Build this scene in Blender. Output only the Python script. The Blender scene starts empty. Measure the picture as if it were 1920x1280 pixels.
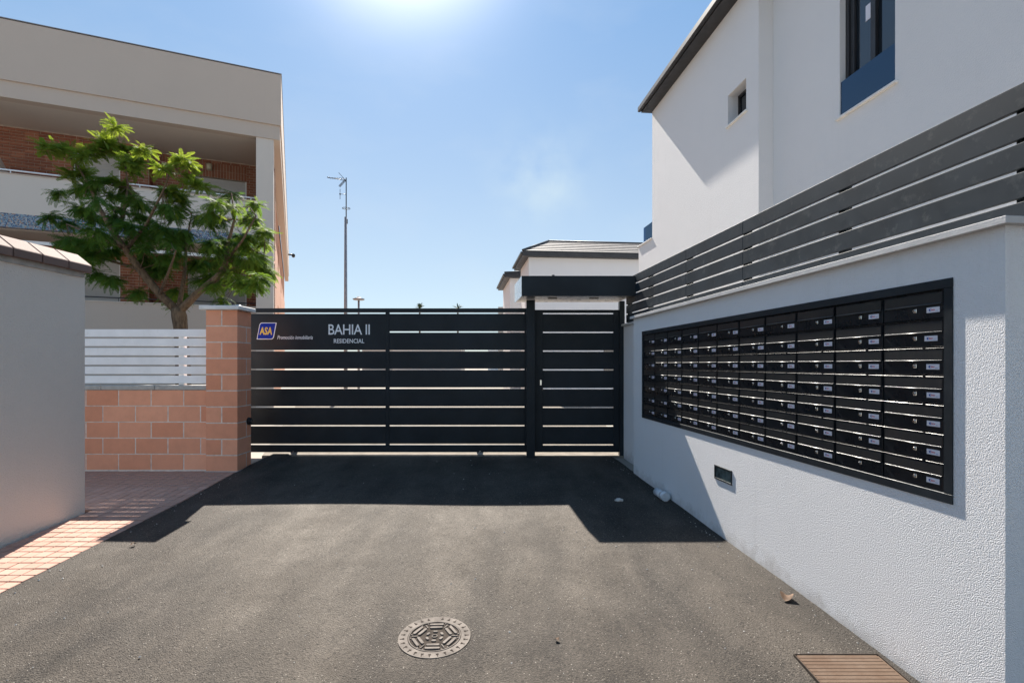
import bpy, bmesh, math, random
from mathutils import Vector, Matrix
random.seed(7)
S = bpy.context.scene
COL = S.collection
EYE = 1.65          # camera height above the ground under it
SL = 0.045          # the drive climbs gently towards the gate
GATE_Y = 7.4
SUN = Vector((-0.222, 1.0, 1.0)).normalized()

# ------------------------------------------------------------------ camera
cam_d = bpy.data.cameras.new('camera'); cam = bpy.data.objects.new('camera', cam_d); COL.objects.link(cam)
cam.location = (0, 0, EYE); cam.rotation_euler = (math.radians(90), 0, 0)
cam_d.sensor_width = 36.0; cam_d.lens = 36.0*958/1920; cam_d.shift_y = 43/1920
cam_d.clip_start = 0.05; cam_d.clip_end = 5000
S.camera = cam
# ------------------------------------------------------------------ world
W = bpy.data.worlds.new('World'); S.world = W; W.use_nodes = True
wn = W.node_tree; wn.nodes.clear(); L = wn.links.new
elev = math.asin(SUN.z); az = math.atan2(SUN.x, SUN.y)
sky = wn.nodes.new('ShaderNodeTexSky'); sky.sky_type = 'NISHITA'; sky.sun_disc = False
sky.sun_elevation = elev; sky.sun_rotation = az
sky.air_density = 1.0; sky.dust_density = 0.25; sky.ozone_density = 2.5; sky.altitude = 0
tc = wn.nodes.new('ShaderNodeTexCoord')
dot = wn.nodes.new('ShaderNodeVectorMath'); dot.operation = 'DOT_PRODUCT'; dot.inputs[1].default_value = SUN
nrm = wn.nodes.new('ShaderNodeVectorMath'); nrm.operation = 'NORMALIZE'
L(tc.outputs['Generated'], nrm.inputs[0]); L(nrm.outputs[0], dot.inputs[0])
def wmath(op, a, b=None):
    n = wn.nodes.new('ShaderNodeMath'); n.operation = op
    for i, v in enumerate((a, b)):
        if v is None: continue
        if isinstance(v, (int, float)): n.inputs[i].default_value = v
        else: L(v, n.inputs[i])
    return n.outputs[0]
clampd = wmath('MAXIMUM', dot.outputs['Value'], 0.0)
halo = wmath('MULTIPLY', wmath('POWER', clampd, 115.0), 15.0)      # aureole of the hazy air round the sun
halo2 = wmath('MULTIPLY', wmath('POWER', clampd, 12.0), .35)
hal = wmath('ADD', halo, halo2)
# thin high cloud wisps
mp = wn.nodes.new('ShaderNodeMapping'); mp.inputs['Scale'].default_value = (3.0, 3.0, 7.0); mp.inputs['Location'].default_value = (1.3, .4, .2)
L(nrm.outputs[0], mp.inputs[0])
cn = wn.nodes.new('ShaderNodeTexNoise'); cn.inputs['Scale'].default_value = 1.6; cn.inputs['Detail'].default_value = 7; cn.inputs['Roughness'].default_value = .55
L(mp.outputs[0], cn.inputs['Vector'])
cr = wn.nodes.new('ShaderNodeMapRange'); cr.inputs[1].default_value = .5; cr.inputs[2].default_value = .85; cr.inputs[3].default_value = 0; cr.inputs[4].default_value = 0.14
L(cn.outputs['Fac'], cr.inputs[0])
cmul = wn.nodes.new('ShaderNodeMix'); cmul.data_type = 'RGBA'; cmul.inputs[7].default_value = (5.2, 5.6, 6.0, 1)
L(cr.outputs[0], cmul.inputs[0]); L(sky.outputs[0], cmul.inputs[6])
hc = wn.nodes.new('ShaderNodeVectorMath'); hc.operation = 'SCALE'; hc.inputs[0].default_value = (1.08, 1.0, .96); L(hal, hc.inputs['Scale'])
# pale summer haze evens the sky out
sz = wn.nodes.new('ShaderNodeSeparateXYZ'); L(nrm.outputs[0], sz.inputs[0])
hr = wn.nodes.new('ShaderNodeMapRange'); hr.inputs[1].default_value = -.02; hr.inputs[2].default_value = .75; L(sz.outputs[2], hr.inputs[0]); hr.interpolation_type = 'SMOOTHERSTEP'
hz_ = wn.nodes.new('ShaderNodeMix'); hz_.data_type = 'RGBA'; hz_.inputs[6].default_value = (3.9, 4.75, 5.3, 1); hz_.inputs[7].default_value = (1.35, 2.95, 5.3, 1); L(hr.outputs[0], hz_.inputs[0])
hm = wn.nodes.new('ShaderNodeMix'); hm.data_type = 'RGBA'; hm.inputs[0].default_value = .7; L(sky.outputs[0], hm.inputs[6]); L(hz_.outputs[2], hm.inputs[7]); L(hm.outputs[2], cmul.inputs[6])
# one faint wisp of cloud right of the middle
wd = wn.nodes.new('ShaderNodeVectorMath'); wd.operation = 'DOT_PRODUCT'; wd.inputs[1].default_value = Vector((.055,1,.36)).normalized(); L(nrm.outputs[0], wd.inputs[0])
wb_ = wmath('POWER', wmath('MAXIMUM', wd.outputs['Value'], 0.0), 330.0)
n2_ = wn.nodes.new('ShaderNodeTexNoise'); n2_.inputs['Scale'].default_value = 9; n2_.inputs['Detail'].default_value = 6; L(nrm.outputs[0], n2_.inputs['Vector'])
wf_ = wmath('MULTIPLY', wb_, wmath('MULTIPLY', wmath('MAXIMUM', wmath('SUBTRACT', n2_.outputs['Fac'], .40), 0.0), 2.6))
cm2 = wn.nodes.new('ShaderNodeMix'); cm2.data_type = 'RGBA'; cm2.inputs[7].default_value = (4.6, 5.6, 6.2, 1); L(wf_, cm2.inputs[0]); L(cmul.outputs[2], cm2.inputs[6])
add = wn.nodes.new('ShaderNodeVectorMath'); add.operation = 'ADD'; L(cm2.outputs[2], add.inputs[0]); L(hc.outputs[0], add.inputs[1])
bg = wn.nodes.new('ShaderNodeBackground'); bg.inputs['Strength'].default_value = 0.051
wo = wn.nodes.new('ShaderNodeOutputWorld'); tint = wn.nodes.new('ShaderNodeVectorMath'); tint.operation = 'MULTIPLY'; tint.inputs[1].default_value = (1, 1, 1); L(add.outputs[0], tint.inputs[0]); L(tint.outputs[0], bg.inputs[0]); L(bg.outputs[0], wo.inputs[0])
# ------------------------------------------------------------------ sun
sd = bpy.data.lights.new('sun', 'SUN'); sd.energy = 4.5; sd.angle = math.radians(0.53); sd.color = (1.0, .93, .84)
so = bpy.data.objects.new('sun', sd); COL.objects.link(so)
so.rotation_euler = (-SUN).to_track_quat('-Z', 'Y').to_euler()
vs = S.view_settings; vs.view_transform = 'Standard'; vs.look = 'None'; vs.exposure = 1.55; vs.gamma = 1.0; vs.use_curve_mapping = False

# ================================================================== helpers
def ground_z(y): return SL*min(y, GATE_Y)

class MB:
    def __init__(s): s.v = []; s.f = []; s.mi = []; s.sm = []
    def add(s, vs_, fs, mi=0, smooth=False):
        n = len(s.v); s.v += [tuple(p) for p in vs_]
        for f in fs: s.f.append([n+i for i in f]); s.mi.append(mi); s.sm.append(smooth)
        return s
    def box(s, x0, x1, y0, y1, z0, z1, mi=0):
        return s.add([(x0,y0,z0),(x1,y0,z0),(x1,y1,z0),(x0,y1,z0),(x0,y0,z1),(x1,y0,z1),(x1,y1,z1),(x0,y1,z1)],
              [(3,2,1,0),(4,5,6,7),(0,1,5,4),(1,2,6,5),(2,3,7,6),(3,0,4,7)], mi)
    def cbox(s, x0, x1, y0, y1, z0, z1, c=.004, mi=0):
        """box with chamfered edges (44 triangles)"""
        bm = bmesh.new(); bmesh.ops.create_cube(bm, size=1)
        for v in bm.verts:
            v.co = ((x0+x1)/2+v.co.x*(x1-x0), (y0+y1)/2+v.co.y*(y1-y0), (z0+z1)/2+v.co.z*(z1-z0))
        bmesh.ops.bevel(bm, geom=list(bm.edges), offset=c, segments=1, affect='EDGES', clamp_overlap=True)
        bm.verts.index_update()
        s.add([v.co[:] for v in bm.verts], [[v.index for v in f.verts] for f in bm.faces], mi); bm.free(); return s
    def prism(s, poly, z0, z1, mi=0):
        n = len(poly)
        vv = [(x,y,z0) for x,y in poly]+[(x,y,z1) for x,y in poly]
        ff = [list(range(n))[::-1], [n+i for i in range(n)]]+[(i,(i+1)%n,n+(i+1)%n,n+i) for i in range(n)]
        return s.add(vv, ff, mi)
    def profile_x(s, pts, x0, x1, mi=0, smooth=False):
        """closed (y,z) profile swept along x"""
        n = len(pts)
        vv = [(x0,y,z) for y,z in pts]+[(x1,y,z) for y,z in pts]
        s.add(vv, [(i,(i+1)%n,n+(i+1)%n,n+i) for i in range(n)], mi, smooth)
        k = len(s.v)-2*n
        s.f.append([k+i for i in range(n)][::-1]); s.mi.append(mi); s.sm.append(False)
        s.f.append([k+n+i for i in range(n)]); s.mi.append(mi); s.sm.append(False)
        return s
    def cyl(s, p0, p1, r0, r1=None, seg=16, mi=0, caps=True):
        r1 = r0 if r1 is None else r1
        p0 = Vector(p0); p1 = Vector(p1); d = (p1-p0).normalized()
        a = d.orthogonal().normalized(); b = d.cross(a)
        vv = []
        for p, r in ((p0,r0),(p1,r1)):
            for i in range(seg):
                t = 2*math.pi*i/seg; vv.append(p+a*(r*math.cos(t))+b*(r*math.sin(t)))
        s.add(vv, [(i,(i+1)%seg,seg+(i+1)%seg,seg+i) for i in range(seg)], mi, True)
        if caps:
            k = len(s.v)-2*seg
            s.f.append([k+i for i in range(seg)][::-1]); s.mi.append(mi); s.sm.append(False)
            s.f.append([k+seg+i for i in range(seg)]); s.mi.append(mi); s.sm.append(False)
        return s
    def tube(s, pts, rs, seg=12, mi=0, wob=0):
        """smooth tapering tube through points"""
        rings = []; n = len(pts); vv = []
        P = [Vector(p) for p in pts]; a = None
        for i in range(n):
            d = (P[min(i+1,n-1)]-P[max(i-1,0)]).normalized()
            if a is None: a = d.orthogonal().normalized()
            a = (a-d*a.dot(d)).normalized(); b = d.cross(a)
            for j in range(seg):
                t = 2*math.pi*j/seg; r = rs[i]*(1+wob*random.uniform(-1,1))
                vv.append(P[i]+a*(r*math.cos(t))+b*(r*math.sin(t)))
        ff = [(i*seg+j, i*seg+(j+1)%seg, (i+1)*seg+(j+1)%seg, (i+1)*seg+j) for i in range(n-1) for j in range(seg)]
        s.add(vv, ff, mi, True)
        k = len(s.v)-n*seg
        s.f.append([k+j for j in range(seg)][::-1]); s.mi.append(mi); s.sm.append(True)
        s.f.append([k+(n-1)*seg+j for j in range(seg)]); s.mi.append(mi); s.sm.append(True)
        return s
    def mesh(s, name, mats, recentre=False):
        me = bpy.data.meshes.new(name); c = Vector((0,0,0))
        if recentre and s.v:
            xs, ys, zs = zip(*s.v); c = Vector(((min(xs)+max(xs))/2,(min(ys)+max(ys))/2,min(zs)))
        me.from_pydata([(x-c.x,y-c.y,z-c.z) for x,y,z in s.v] if recentre else s.v, [], s.f)
        for m in (mats if isinstance(mats,(list,tuple)) else [mats]): me.materials.append(m)
        me.polygons.foreach_set('material_index', s.mi); me.polygons.foreach_set('use_smooth', s.sm)
        me.update(); return me, c
    def build(s, name, mats, parent=None, recentre=True):
        """one mesh object; coordinates are in the parent's frame (or the world)"""
        me, c = s.mesh(name, mats, recentre)
        return place(name, me, c, parent)
def place(name, me, loc=(0,0,0), parent=None, rot=None, scale=None):
    o = bpy.data.objects.new(name, me); COL.objects.link(o); o.location = loc
    if parent: o.parent = parent
    if rot is not None: o.rotation_euler = rot
    if scale is not None: o.scale = scale
    return o
def tag(o, label, cat, group=None):
    o['label'] = label; o['category'] = cat
    if group: o['group'] = group
    return o
def thing(name, label, cat, loc=(0,0,0), rotz=0, group=None):
    o = bpy.data.objects.new(name, None); COL.objects.link(o); o.location = loc; o.rotation_euler = (0,0,rotz)
    o.empty_display_size = .2
    return tag(o, label, cat, group)
def structure(o): o['kind'] = 'structure'; return o
def stuff(o): o['kind'] = 'stuff'; return o

# ------------------------------------------------------------------ materials
def nt_new(name):
    m = bpy.data.materials.new(name); m.use_nodes = True; nt = m.node_tree
    b = nt.nodes['Principled BSDF']; return m, nt, b
def node(nt, typ, ins=None, **kw):
    n = nt.nodes.new(typ)
    for k, v in kw.items(): setattr(n, k, v)
    for k, v in (ins or {}).items():
        if isinstance(v, bpy.types.NodeSocket): nt.links.new(v, n.inputs[k])
        else: n.inputs[k].default_value = v
    return n
def coords(nt, scale=(1,1,1), obj=True):
    t = node(nt, 'ShaderNodeTexCoord') if obj else node(nt, 'ShaderNodeNewGeometry')
    src = t.outputs['Object'] if obj else t.outputs['Position']
    return node(nt, 'ShaderNodeMapping', {'Vector': src, 'Scale': scale}).outputs[0]
def noise(nt, vec, scale, detail=4, rough=.55):
    return node(nt, 'ShaderNodeTexNoise', {'Vector': vec, 'Scale': scale, 'Detail': detail, 'Roughness': rough}).outputs['Fac']
def rng(nt, val, a, b, c, d):
    return node(nt, 'ShaderNodeMapRange', {0: val, 1: a, 2: b, 3: c, 4: d}).outputs[0]
def mixc(nt, fac, a, b, mode='MIX'):
    n = node(nt, 'ShaderNodeMix', data_type='RGBA', blend_type=mode)
    for k, v in ((0,fac),(6,a),(7,b)):
        if isinstance(v, bpy.types.NodeSocket): nt.links.new(v, n.inputs[k])
        else: n.inputs[k].default_value = (*v, 1) if isinstance(v, (tuple,list)) and len(v)==3 else v
    return n.outputs[2]
def bump(nt, b, h, strength=.4, dist=.01, prev=None):
    n = node(nt, 'ShaderNodeBump', {'Height': h, 'Strength': strength, 'Distance': dist})
    if prev is not None: nt.links.new(prev, n.inputs['Normal'])
    nt.links.new(n.outputs[0], b.inputs['Normal']); return n.outputs[0]
def simple(name, c, rough=.5, metal=0, var=.06, vscale=3, bs=0, bscale=60, spec=.5, wear=None, world=True):
    """base colour with a soft mottling, optional fine relief and dusty wear"""
    m, nt, b = nt_new(name); v = coords(nt, obj=not world)
    n1 = noise(nt, v, vscale, 5)
    d = tuple(x*(1-var*2) for x in c); u = tuple(min(1, x*(1+var*2)) for x in c)
    col = mixc(nt, rng(nt, n1, .3, .7, 0, 1), d, u)
    if wear:
        n2 = noise(nt, v, vscale*3.1, 7, .68)
        col = mixc(nt, rng(nt, n2, .56, .78, 0, wear[3]), col, wear[:3])
    nt.links.new(col, b.inputs['Base Color'])
    nr = noise(nt, v, vscale*4, 3)
    nt.links.new(rng(nt, nr, .3, .7, max(rough-.08,0), min(rough+.08,1)), b.inputs['Roughness'])
    b.inputs['Metallic'].default_value = metal; b.inputs['Specular IOR Level'].default_value = spec
    if bs: bump(nt, b, noise(nt, v, bscale, 3), bs, .01)
    return m
# asphalt
def m_asphalt():
    m, nt, b = nt_new('asphalt'); v = coords(nt, obj=False)
    fine = noise(nt, v, 260, 3, .7); mid = noise(nt, v, 60, 5, .65)
    stre = noise(nt, coords(nt, (1.9,.55,1), False), 1.3, 6, .6); big = noise(nt, v, .8, 4)
    vor = node(nt, 'ShaderNodeTexVoronoi', {'Vector': v, 'Scale': 115}); vd = vor.outputs['Distance']; vc = vor.outputs['Color']
    sepc = node(nt, 'ShaderNodeSeparateColor', {0: vc}).outputs[0]
    c0 = mixc(nt, rng(nt, stre, .36, .66, 0, 1), (.017,.016,.0155), (.080,.067,.054))
    c0 = mixc(nt, rng(nt, big, .40, .66, 0, .55), c0, (.120,.102,.083))
    g2 = noise(nt, v, 95, 5, .75)
    c1 = mixc(nt, rng(nt, fine, .35, .68, 0, .6), c0, (.012,.012,.013))
    c1 = mixc(nt, rng(nt, g2, .52, .66, 0, .8), c1, (.012,.012,.012))
    c1 = mixc(nt, rng(nt, g2, .47, .33, 0, .55), c1, (.17,.145,.118))
    c1 = mixc(nt, rng(nt, mid, .5, .75, 0, .4), c1, (.125,.108,.090))
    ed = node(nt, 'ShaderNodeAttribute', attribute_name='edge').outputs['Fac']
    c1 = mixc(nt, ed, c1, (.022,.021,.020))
    c2 = mixc(nt, node(nt,'ShaderNodeMath',{0: rng(nt, sepc, .955, .975, 0, 1), 1: rng(nt, vd, .28, .4, .85, 0)}, operation='MULTIPLY').outputs[0], c1, (.36,.33,.29))
    # pale dust blots
    bl = noise(nt, v, 2.1, 9, .7)
    c3 = mixc(nt, rng(nt, bl, .70, .80, 0, .5), c2, (.36,.32,.27))
    nt.links.new(c3, b.inputs['Base Color']); pt = noise(nt, coords(nt, (1,.8,1), False), 2.6, 8, .68); pt2 = node(nt, 'ShaderNodeMath', {0: rng(nt, pt, .38, .62, 0, 1), 1: rng(nt, stre, .34, .66, .35, 1)}, operation='MULTIPLY').outputs[0]
    nt.links.new(rng(nt, pt2, 0, 1, .74, .66), b.inputs['Roughness']); nt.links.new(rng(nt, pt2, 0, 1, .31, .43), b.inputs['Specular IOR Level']); b.inputs['Specular Tint'].default_value = (1,.89,.78,1)
    gr = node(nt, 'ShaderNodeTexVoronoi', {'Vector': v, 'Scale': 48}); gs = node(nt, 'ShaderNodeSeparateColor', {0: gr.outputs['Color']}).outputs[1]
    c3 = mixc(nt, node(nt,'ShaderNodeMath',{0: rng(nt, gs, .82, .86, 0, 1), 1: rng(nt, gr.outputs['Distance'], .30, .5, .7, 0)}, operation='MULTIPLY').outputs[0], c3, (.006,.006,.006))
    c3 = mixc(nt, rng(nt, pt2, 0, .9, .15, 0), c3, (.012,.0115,.011)); nt.links.new(c3, b.inputs['Base Color'])
    h = node(nt, 'ShaderNodeMath', {0: fine, 1: rng(nt, vd, 0, .6, 1, 0)}, operation='ADD').outputs[0]
    p = bump(nt, b, noise(nt, v, 42, 5, .7), .22, .02)
    bump(nt, b, h, .9, .005, p); return m
def m_stucco(name, c, scale=75, strength=1.0, dist=.006, var=.03, splash=False):
    m, nt, b = nt_new(name); v = coords(nt, obj=False)
    n1 = noise(nt, v, scale, 2, .5); n2 = noise(nt, v, scale*2.7, 2, .5)
    wv = node(nt, 'ShaderNodeVectorMath', {0: v, 1: node(nt, 'ShaderNodeTexNoise', {'Vector': v, 'Scale': scale*.5}).outputs['Color']}, operation='ADD').outputs[0] if False else v
    vo = node(nt, 'ShaderNodeTexVoronoi', {'Vector': v, 'Scale': scale*.95, 'Randomness': 1.0}).outputs['Distance']
    big = noise(nt, v, 1.2, 6, .6)
    stain = noise(nt, coords(nt, (3,3,.4), False), 1.5, 6, .65)
    col = mixc(nt, rng(nt, big, .3, .7, 0, 1), tuple(x*(1-var) for x in c), c)
    col = mixc(nt, rng(nt, stain, .6, .85, 0, .18), col, tuple(x*.72 for x in c))
    if splash:
        sp = node(nt, 'ShaderNodeSeparateXYZ', {0: v}); hgt = node(nt, 'ShaderNodeMath', {0: node(nt, 'ShaderNodeMath', {0: sp.outputs[1], 1: -SL}, operation='MULTIPLY').outputs[0], 1: sp.outputs[2]}, operation='ADD').outputs[0]
        wob = node(nt, 'ShaderNodeMath', {0: hgt, 1: rng(nt, noise(nt, v, 9, 6, .7), .3, .7, -.07, .07)}, operation='ADD').outputs[0]
        col = mixc(nt, rng(nt, wob, .0, .11, .42, 0), col, (.40,.36,.32))
        drip = noise(nt, coords(nt, (14,14,.6), False), 1.0, 5, .6)
        col = mixc(nt, rng(nt, drip, .60, .78, 0, .10), col, (.45,.43,.40))
    nt.links.new(col, b.inputs['Base Color']); b.inputs['Roughness'].default_value = .9; b.inputs['Specular IOR Level'].default_value = .2
    h = node(nt, 'ShaderNodeMath', {0: node(nt,'ShaderNodeMath',{0: n1, 1: vo}, operation='SUBTRACT').outputs[0], 1: node(nt,'ShaderNodeMath',{0:n2,1:.4},operation='MULTIPLY').outputs[0]}, operation='ADD').outputs[0]
    bump(nt, b, h, strength, dist); return m
def m_pieces(name, c, dark, light, rough=.85, bs=.4, bscale=90, grime=.3):
    """stone or clay pieces: each object gets its own tint, with blotches and pores"""
    m, nt, b = nt_new(name); oi = node(nt, 'ShaderNodeObjectInfo'); v = coords(nt, obj=False)
    r = oi.outputs['Random']
    c1 = mixc(nt, r, dark, light)
    c1 = mixc(nt, .5, c1, c)
    n1 = noise(nt, v, 7, 6, .65)
    c2 = mixc(nt, rng(nt, n1, .42, .75, 0, grime), c1, tuple(x*.55 for x in c))
    n3 = noise(nt, v, 160, 2, .6)
    c3 = mixc(nt, rng(nt, n3, .55, .75, 0, .35), c2, tuple(min(1,x*1.5) for x in c))
    nt.links.new(c3, b.inputs['Base Color']); b.inputs['Roughness'].default_value = rough; b.inputs['Specular IOR Level'].default_value = .25
    bump(nt, b, noise(nt, v, bscale, 4, .7), bs, .005); return m
def m_joined_bricks():
    m, nt, b = nt_new('brick_joined'); v = coords(nt, (3.7,3.7,12), False)
    sn = node(nt, 'ShaderNodeVectorMath', {0: v}, operation='FLOOR').outputs[0]
    wn_ = node(nt, 'ShaderNodeTexWhiteNoise', {0: sn}).outputs[0]
    c1 = mixc(nt, wn_, (.24,.08,.045), (.40,.16,.09))
    nt.links.new(c1, b.inputs['Base Color']); b.inputs['Roughness'].default_value = .85; return m
def m_glass(name, tint=(.5,.7,.85), rough=.02, alpha_mix=.5):
    m, nt, b = nt_new(name); out = nt.nodes['Material Output']
    g = node(nt, 'ShaderNodeBsdfGlossy', {'Color': (1,1,1,1) if tint[0] > .5 else (.30,.42,.56,1), 'Roughness': rough})  # deep tints get a blue gloss, painted in for the sky's reflection
    t = node(nt, 'ShaderNodeBsdfTransparent', {'Color': (*tint, 1)})
    fr = node(nt, 'ShaderNodeFresnel', {'IOR': 1.55})
    mx = node(nt, 'ShaderNodeMixShader', {0: rng(nt, fr.outputs[0], 0, 1, alpha_mix*.2, 1), 1: t.outputs[0], 2: g.outputs[0]})
    nt.links.new(mx.outputs[0], out.inputs[0]); return m
def m_leaf():
    m, nt, b = nt_new('leaf'); out = nt.nodes['Material Output']
    at = node(nt, 'ShaderNodeAttribute', attribute_name='young'); v = coords(nt, obj=False)
    n = noise(nt, v, 5, 3)
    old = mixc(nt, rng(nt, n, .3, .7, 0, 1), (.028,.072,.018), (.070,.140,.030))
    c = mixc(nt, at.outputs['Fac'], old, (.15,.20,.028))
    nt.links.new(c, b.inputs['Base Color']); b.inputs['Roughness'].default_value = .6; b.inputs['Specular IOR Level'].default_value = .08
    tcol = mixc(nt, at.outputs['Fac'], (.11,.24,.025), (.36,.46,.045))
    tr = node(nt, 'ShaderNodeBsdfTranslucent', {'Color': tcol})
    mx = node(nt, 'ShaderNodeMixShader', {0: .42, 1: b.outputs[0], 2: tr.outputs[0]})
    nt.links.new(mx.outputs[0], out.inputs[0]); return m
def m_flap():
    m, nt, b = nt_new('dusty_flap_metal'); v = coords(nt, (150,150,14), False)
    n = noise(nt, v, 1.0, 4, .6); n2 = noise(nt, coords(nt, obj=False), 5, 4)
    f_ = node(nt, 'ShaderNodeMath', {0: rng(nt, n, .40, .72, .15, 1), 1: rng(nt, n2, .35, .7, .15, .75)}, operation='MULTIPLY').outputs[0]
    nt.links.new(mixc(nt, f_, (.007,.010,.014), (.034,.032,.028)), b.inputs['Base Color'])
    b.inputs['Roughness'].default_value = .33; b.inputs['Specular IOR Level'].default_value = .6; return m
def m_bark():
    m, nt, b = nt_new('bark'); v = coords(nt, (1,1,.22)); n = noise(nt, v, 22, 6, .7)
    nt.links.new(mixc(nt, rng(nt, n, .35, .7, 0, 1), (.07,.04,.022), (.26,.17,.10)), b.inputs['Base Color'])
    b.inputs['Roughness'].default_value = .9; bump(nt, b, n, 1, .03); return m
def m_mosaic():
    m, nt, b = nt_new('mosaic_tiles'); v = coords(nt, (46,46,46))
    fl = node(nt, 'ShaderNodeVectorMath', {0: v}, operation='FLOOR').outputs[0]
    w = node(nt, 'ShaderNodeTexWhiteNoise', {0: fl}).outputs[0]
    ramp = node(nt, 'ShaderNodeValToRGB', {0: w}); ramp.color_ramp.interpolation = 'CONSTANT'
    cs = [(0,(.06,.09,.17)),(.2,(.17,.23,.30)),(.42,(.36,.36,.37)),(.6,(.10,.17,.26)),(.75,(.40,.24,.16)),(.86,(.22,.33,.38)),(.95,(.05,.05,.08))]
    el = ramp.color_ramp.elements
    el[0].color = (*cs[0][1],1); el[1].position = cs[1][0]; el[1].color = (*cs[1][1],1)
    for p, c in cs[2:]:
        e = el.new(p); e.color = (*c,1)
    nt.links.new(ramp.outputs[0], b.inputs['Base Color']); b.inputs['Roughness'].default_value = .3; return m
def m_rust():
    m, nt, b = nt_new('rusty_cast_iron'); v = coords(nt, obj=False)
    n = noise(nt, v, 9, 7, .7); n2 = noise(nt, v, 60, 4, .7)
    c = mixc(nt, rng(nt, n, .4, .65, 0, 1), (.105,.066,.043), (.13,.09,.064))
    c = mixc(nt, rng(nt, n2, .55, .75, 0, .6), c, (.09,.052,.03))
    nt.links.new(c, b.inputs['Base Color']); b.inputs['Roughness'].default_value = .8; b.inputs['Specular IOR Level'].default_value = .2; bump(nt, b, n2, .5, .004); return m

M = dict(
 asphalt=m_asphalt(),
 rough_render=m_stucco('white_textured_render', (.87,.86,.86), 215, .9, .0042, splash=True),
 house_render=m_stucco('white_house_render', (.71,.70,.70), 90, .45, .004),
 grey_render=m_stucco('grey_beige_render', (.80,.72,.63), 120, .8, .005),
 beige=m_stucco('beige_render', (.56,.46,.385), 60, .25, .004),
 beige_light=m_stucco('light_beige_render', (.66,.58,.51), 60, .2, .004),
 stone_cap=simple('white_stone_cap', (.72,.70,.67), .5, var=.05, vscale=9, bs=.15, bscale=120),
 grey_stone=simple('grey_stone_coping', (.42,.40,.37), .8, var=.1, vscale=12, bs=.4, bscale=90, wear=(.25,.2,.16,.5)),
 anthracite=simple('anthracite_metal', (.018,.023,.028), .42, var=.12, vscale=2.5, bs=.12, bscale=500, spec=.2),
 fence_metal=simple('anthracite_fence_metal', (.016,.024,.032), .55, var=.12, vscale=4, bs=.06, bscale=420, spec=.2, wear=(.20,.20,.19,.28)),
 box_metal=simple('black_letterbox_metal', (.008,.011,.015), .30, var=.1, vscale=3, bs=0, spec=.35),
 flap_metal=m_flap(),
 chrome=simple('chrome', (.75,.73,.70), .2, 1, var=.03),
 white_metal=simple('white_powder_coat', (.86,.85,.85), .38, var=.03, vscale=5, wear=(.5,.47,.42,.25)),
 soffit=simple('light_metal_soffit', (.62,.58,.54), .3, var=.04),
 side_panel=simple('pale_glossy_side_panel', (.62,.68,.72), .25, var=.03),
 plastic=simple('white_plastic_pipe', (.62,.64,.66), .4, var=.06, vscale=14, wear=(.3,.28,.25,.4)),
 mortar=simple('pale_mortar', (.72,.62,.54), .95, var=.1, vscale=20, bs=.4, bscale=140),
 brick_mortar=simple('brick_mortar', (.50,.40,.32), .95, var=.08, vscale=10),
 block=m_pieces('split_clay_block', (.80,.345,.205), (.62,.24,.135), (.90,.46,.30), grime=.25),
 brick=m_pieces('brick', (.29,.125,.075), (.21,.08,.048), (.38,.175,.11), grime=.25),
 brick_joined=m_joined_bricks(),
 paver=m_pieces('pink_paver', (.44,.27,.21), (.37,.22,.165), (.50,.32,.255), bs=.3, grime=.25),
 paver_bed=simple('paver_bed', (.10,.065,.05), .95, var=.2, vscale=15),
 cap_tile=m_pieces('brown_coping_tile', (.20,.135,.11), (.16,.105,.085), (.24,.165,.135), rough=.75, grime=.3),
 concrete=simple('pale_concrete', (.21,.185,.155), .95, spec=.1, var=.1, vscale=6, bs=.5, bscale=120, wear=(.3,.27,.23,.5)),
 earth=simple('pale_ground', (.33,.295,.255), .95, spec=.1, var=.15, vscale=.5),
 shutter=simple('roller_shutter', (.52,.49,.46), .5, var=.03),
 roof=simple('grey_roof_tile', (.23,.205,.185), .7, var=.15, vscale=6),
 dark_trim=simple('dark_trim', (.025,.024,.026), .5, var=.1),
 pole=simple('galvanised_pole', (.30,.29,.30), .5, .3, var=.06),
 black_glass=simple('dark_window_glass', (.012,.016,.022), .05, spec=.9, var=0),
 glass=m_glass('sky_tinted_guard_glass', (.14,.30,.48), .02, .8),  # sky reflection coloured into the guard glass as blue
 clear_glass=m_glass('clear_glass', (.80,.88,.84)),
 wall_cap=simple('wall_coping_stone', (.58,.56,.54), .7, var=.05, vscale=7, bs=.15, bscale=120, spec=.2),
 frosted=simple('green_grey_glass', (.10,.13,.125), .12, var=.3, vscale=14, spec=.7), leaf=m_leaf(), bark=m_bark(), mosaic=m_mosaic(), rust=m_rust(),
 iron=simple('cast_iron', (.175,.152,.132), .75, spec=.12, var=.15, vscale=18, bs=.4, bscale=200, wear=(.08,.06,.042,.7)),
 iron_dark=simple('dark_iron', (.05,.041,.034), .95, spec=.1, var=.2, vscale=25),  # darker, rougher iron for the lid base, rim marks and cover frame
 text_silver=simple('silver_lettering', (.82,.84,.86), .4, var=0),
 logo_blue=simple('logo_blue', (.001,.025,.30), .5, spec=.15, var=0),
 logo_yellow=simple('logo_yellow', (.72,.50,.06), .4, var=0),
 label_white=simple('label_paper', (.72,.70,.76), .35, var=0),
 label_red=simple('label_red', (.55,.03,.07), .4, var=0),
 label_blue=simple('label_blue', (.02,.08,.35), .4, var=0),
 dry_leaf=simple('dry_leaf', (.10,.055,.028), .8, var=.2, vscale=40),
 chip=simple('pale_stone_chip', (.50,.47,.43), .9, var=.1, vscale=30),
 palm=simple('palm_frond', (.05,.075,.03), .7, var=.2),
 lamp_white=simple('lamp_plastic', (.55,.50,.36), .4, var=.03),
 terracotta=simple('terracotta_render', (.50,.23,.13), .9, var=.06),
)
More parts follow.
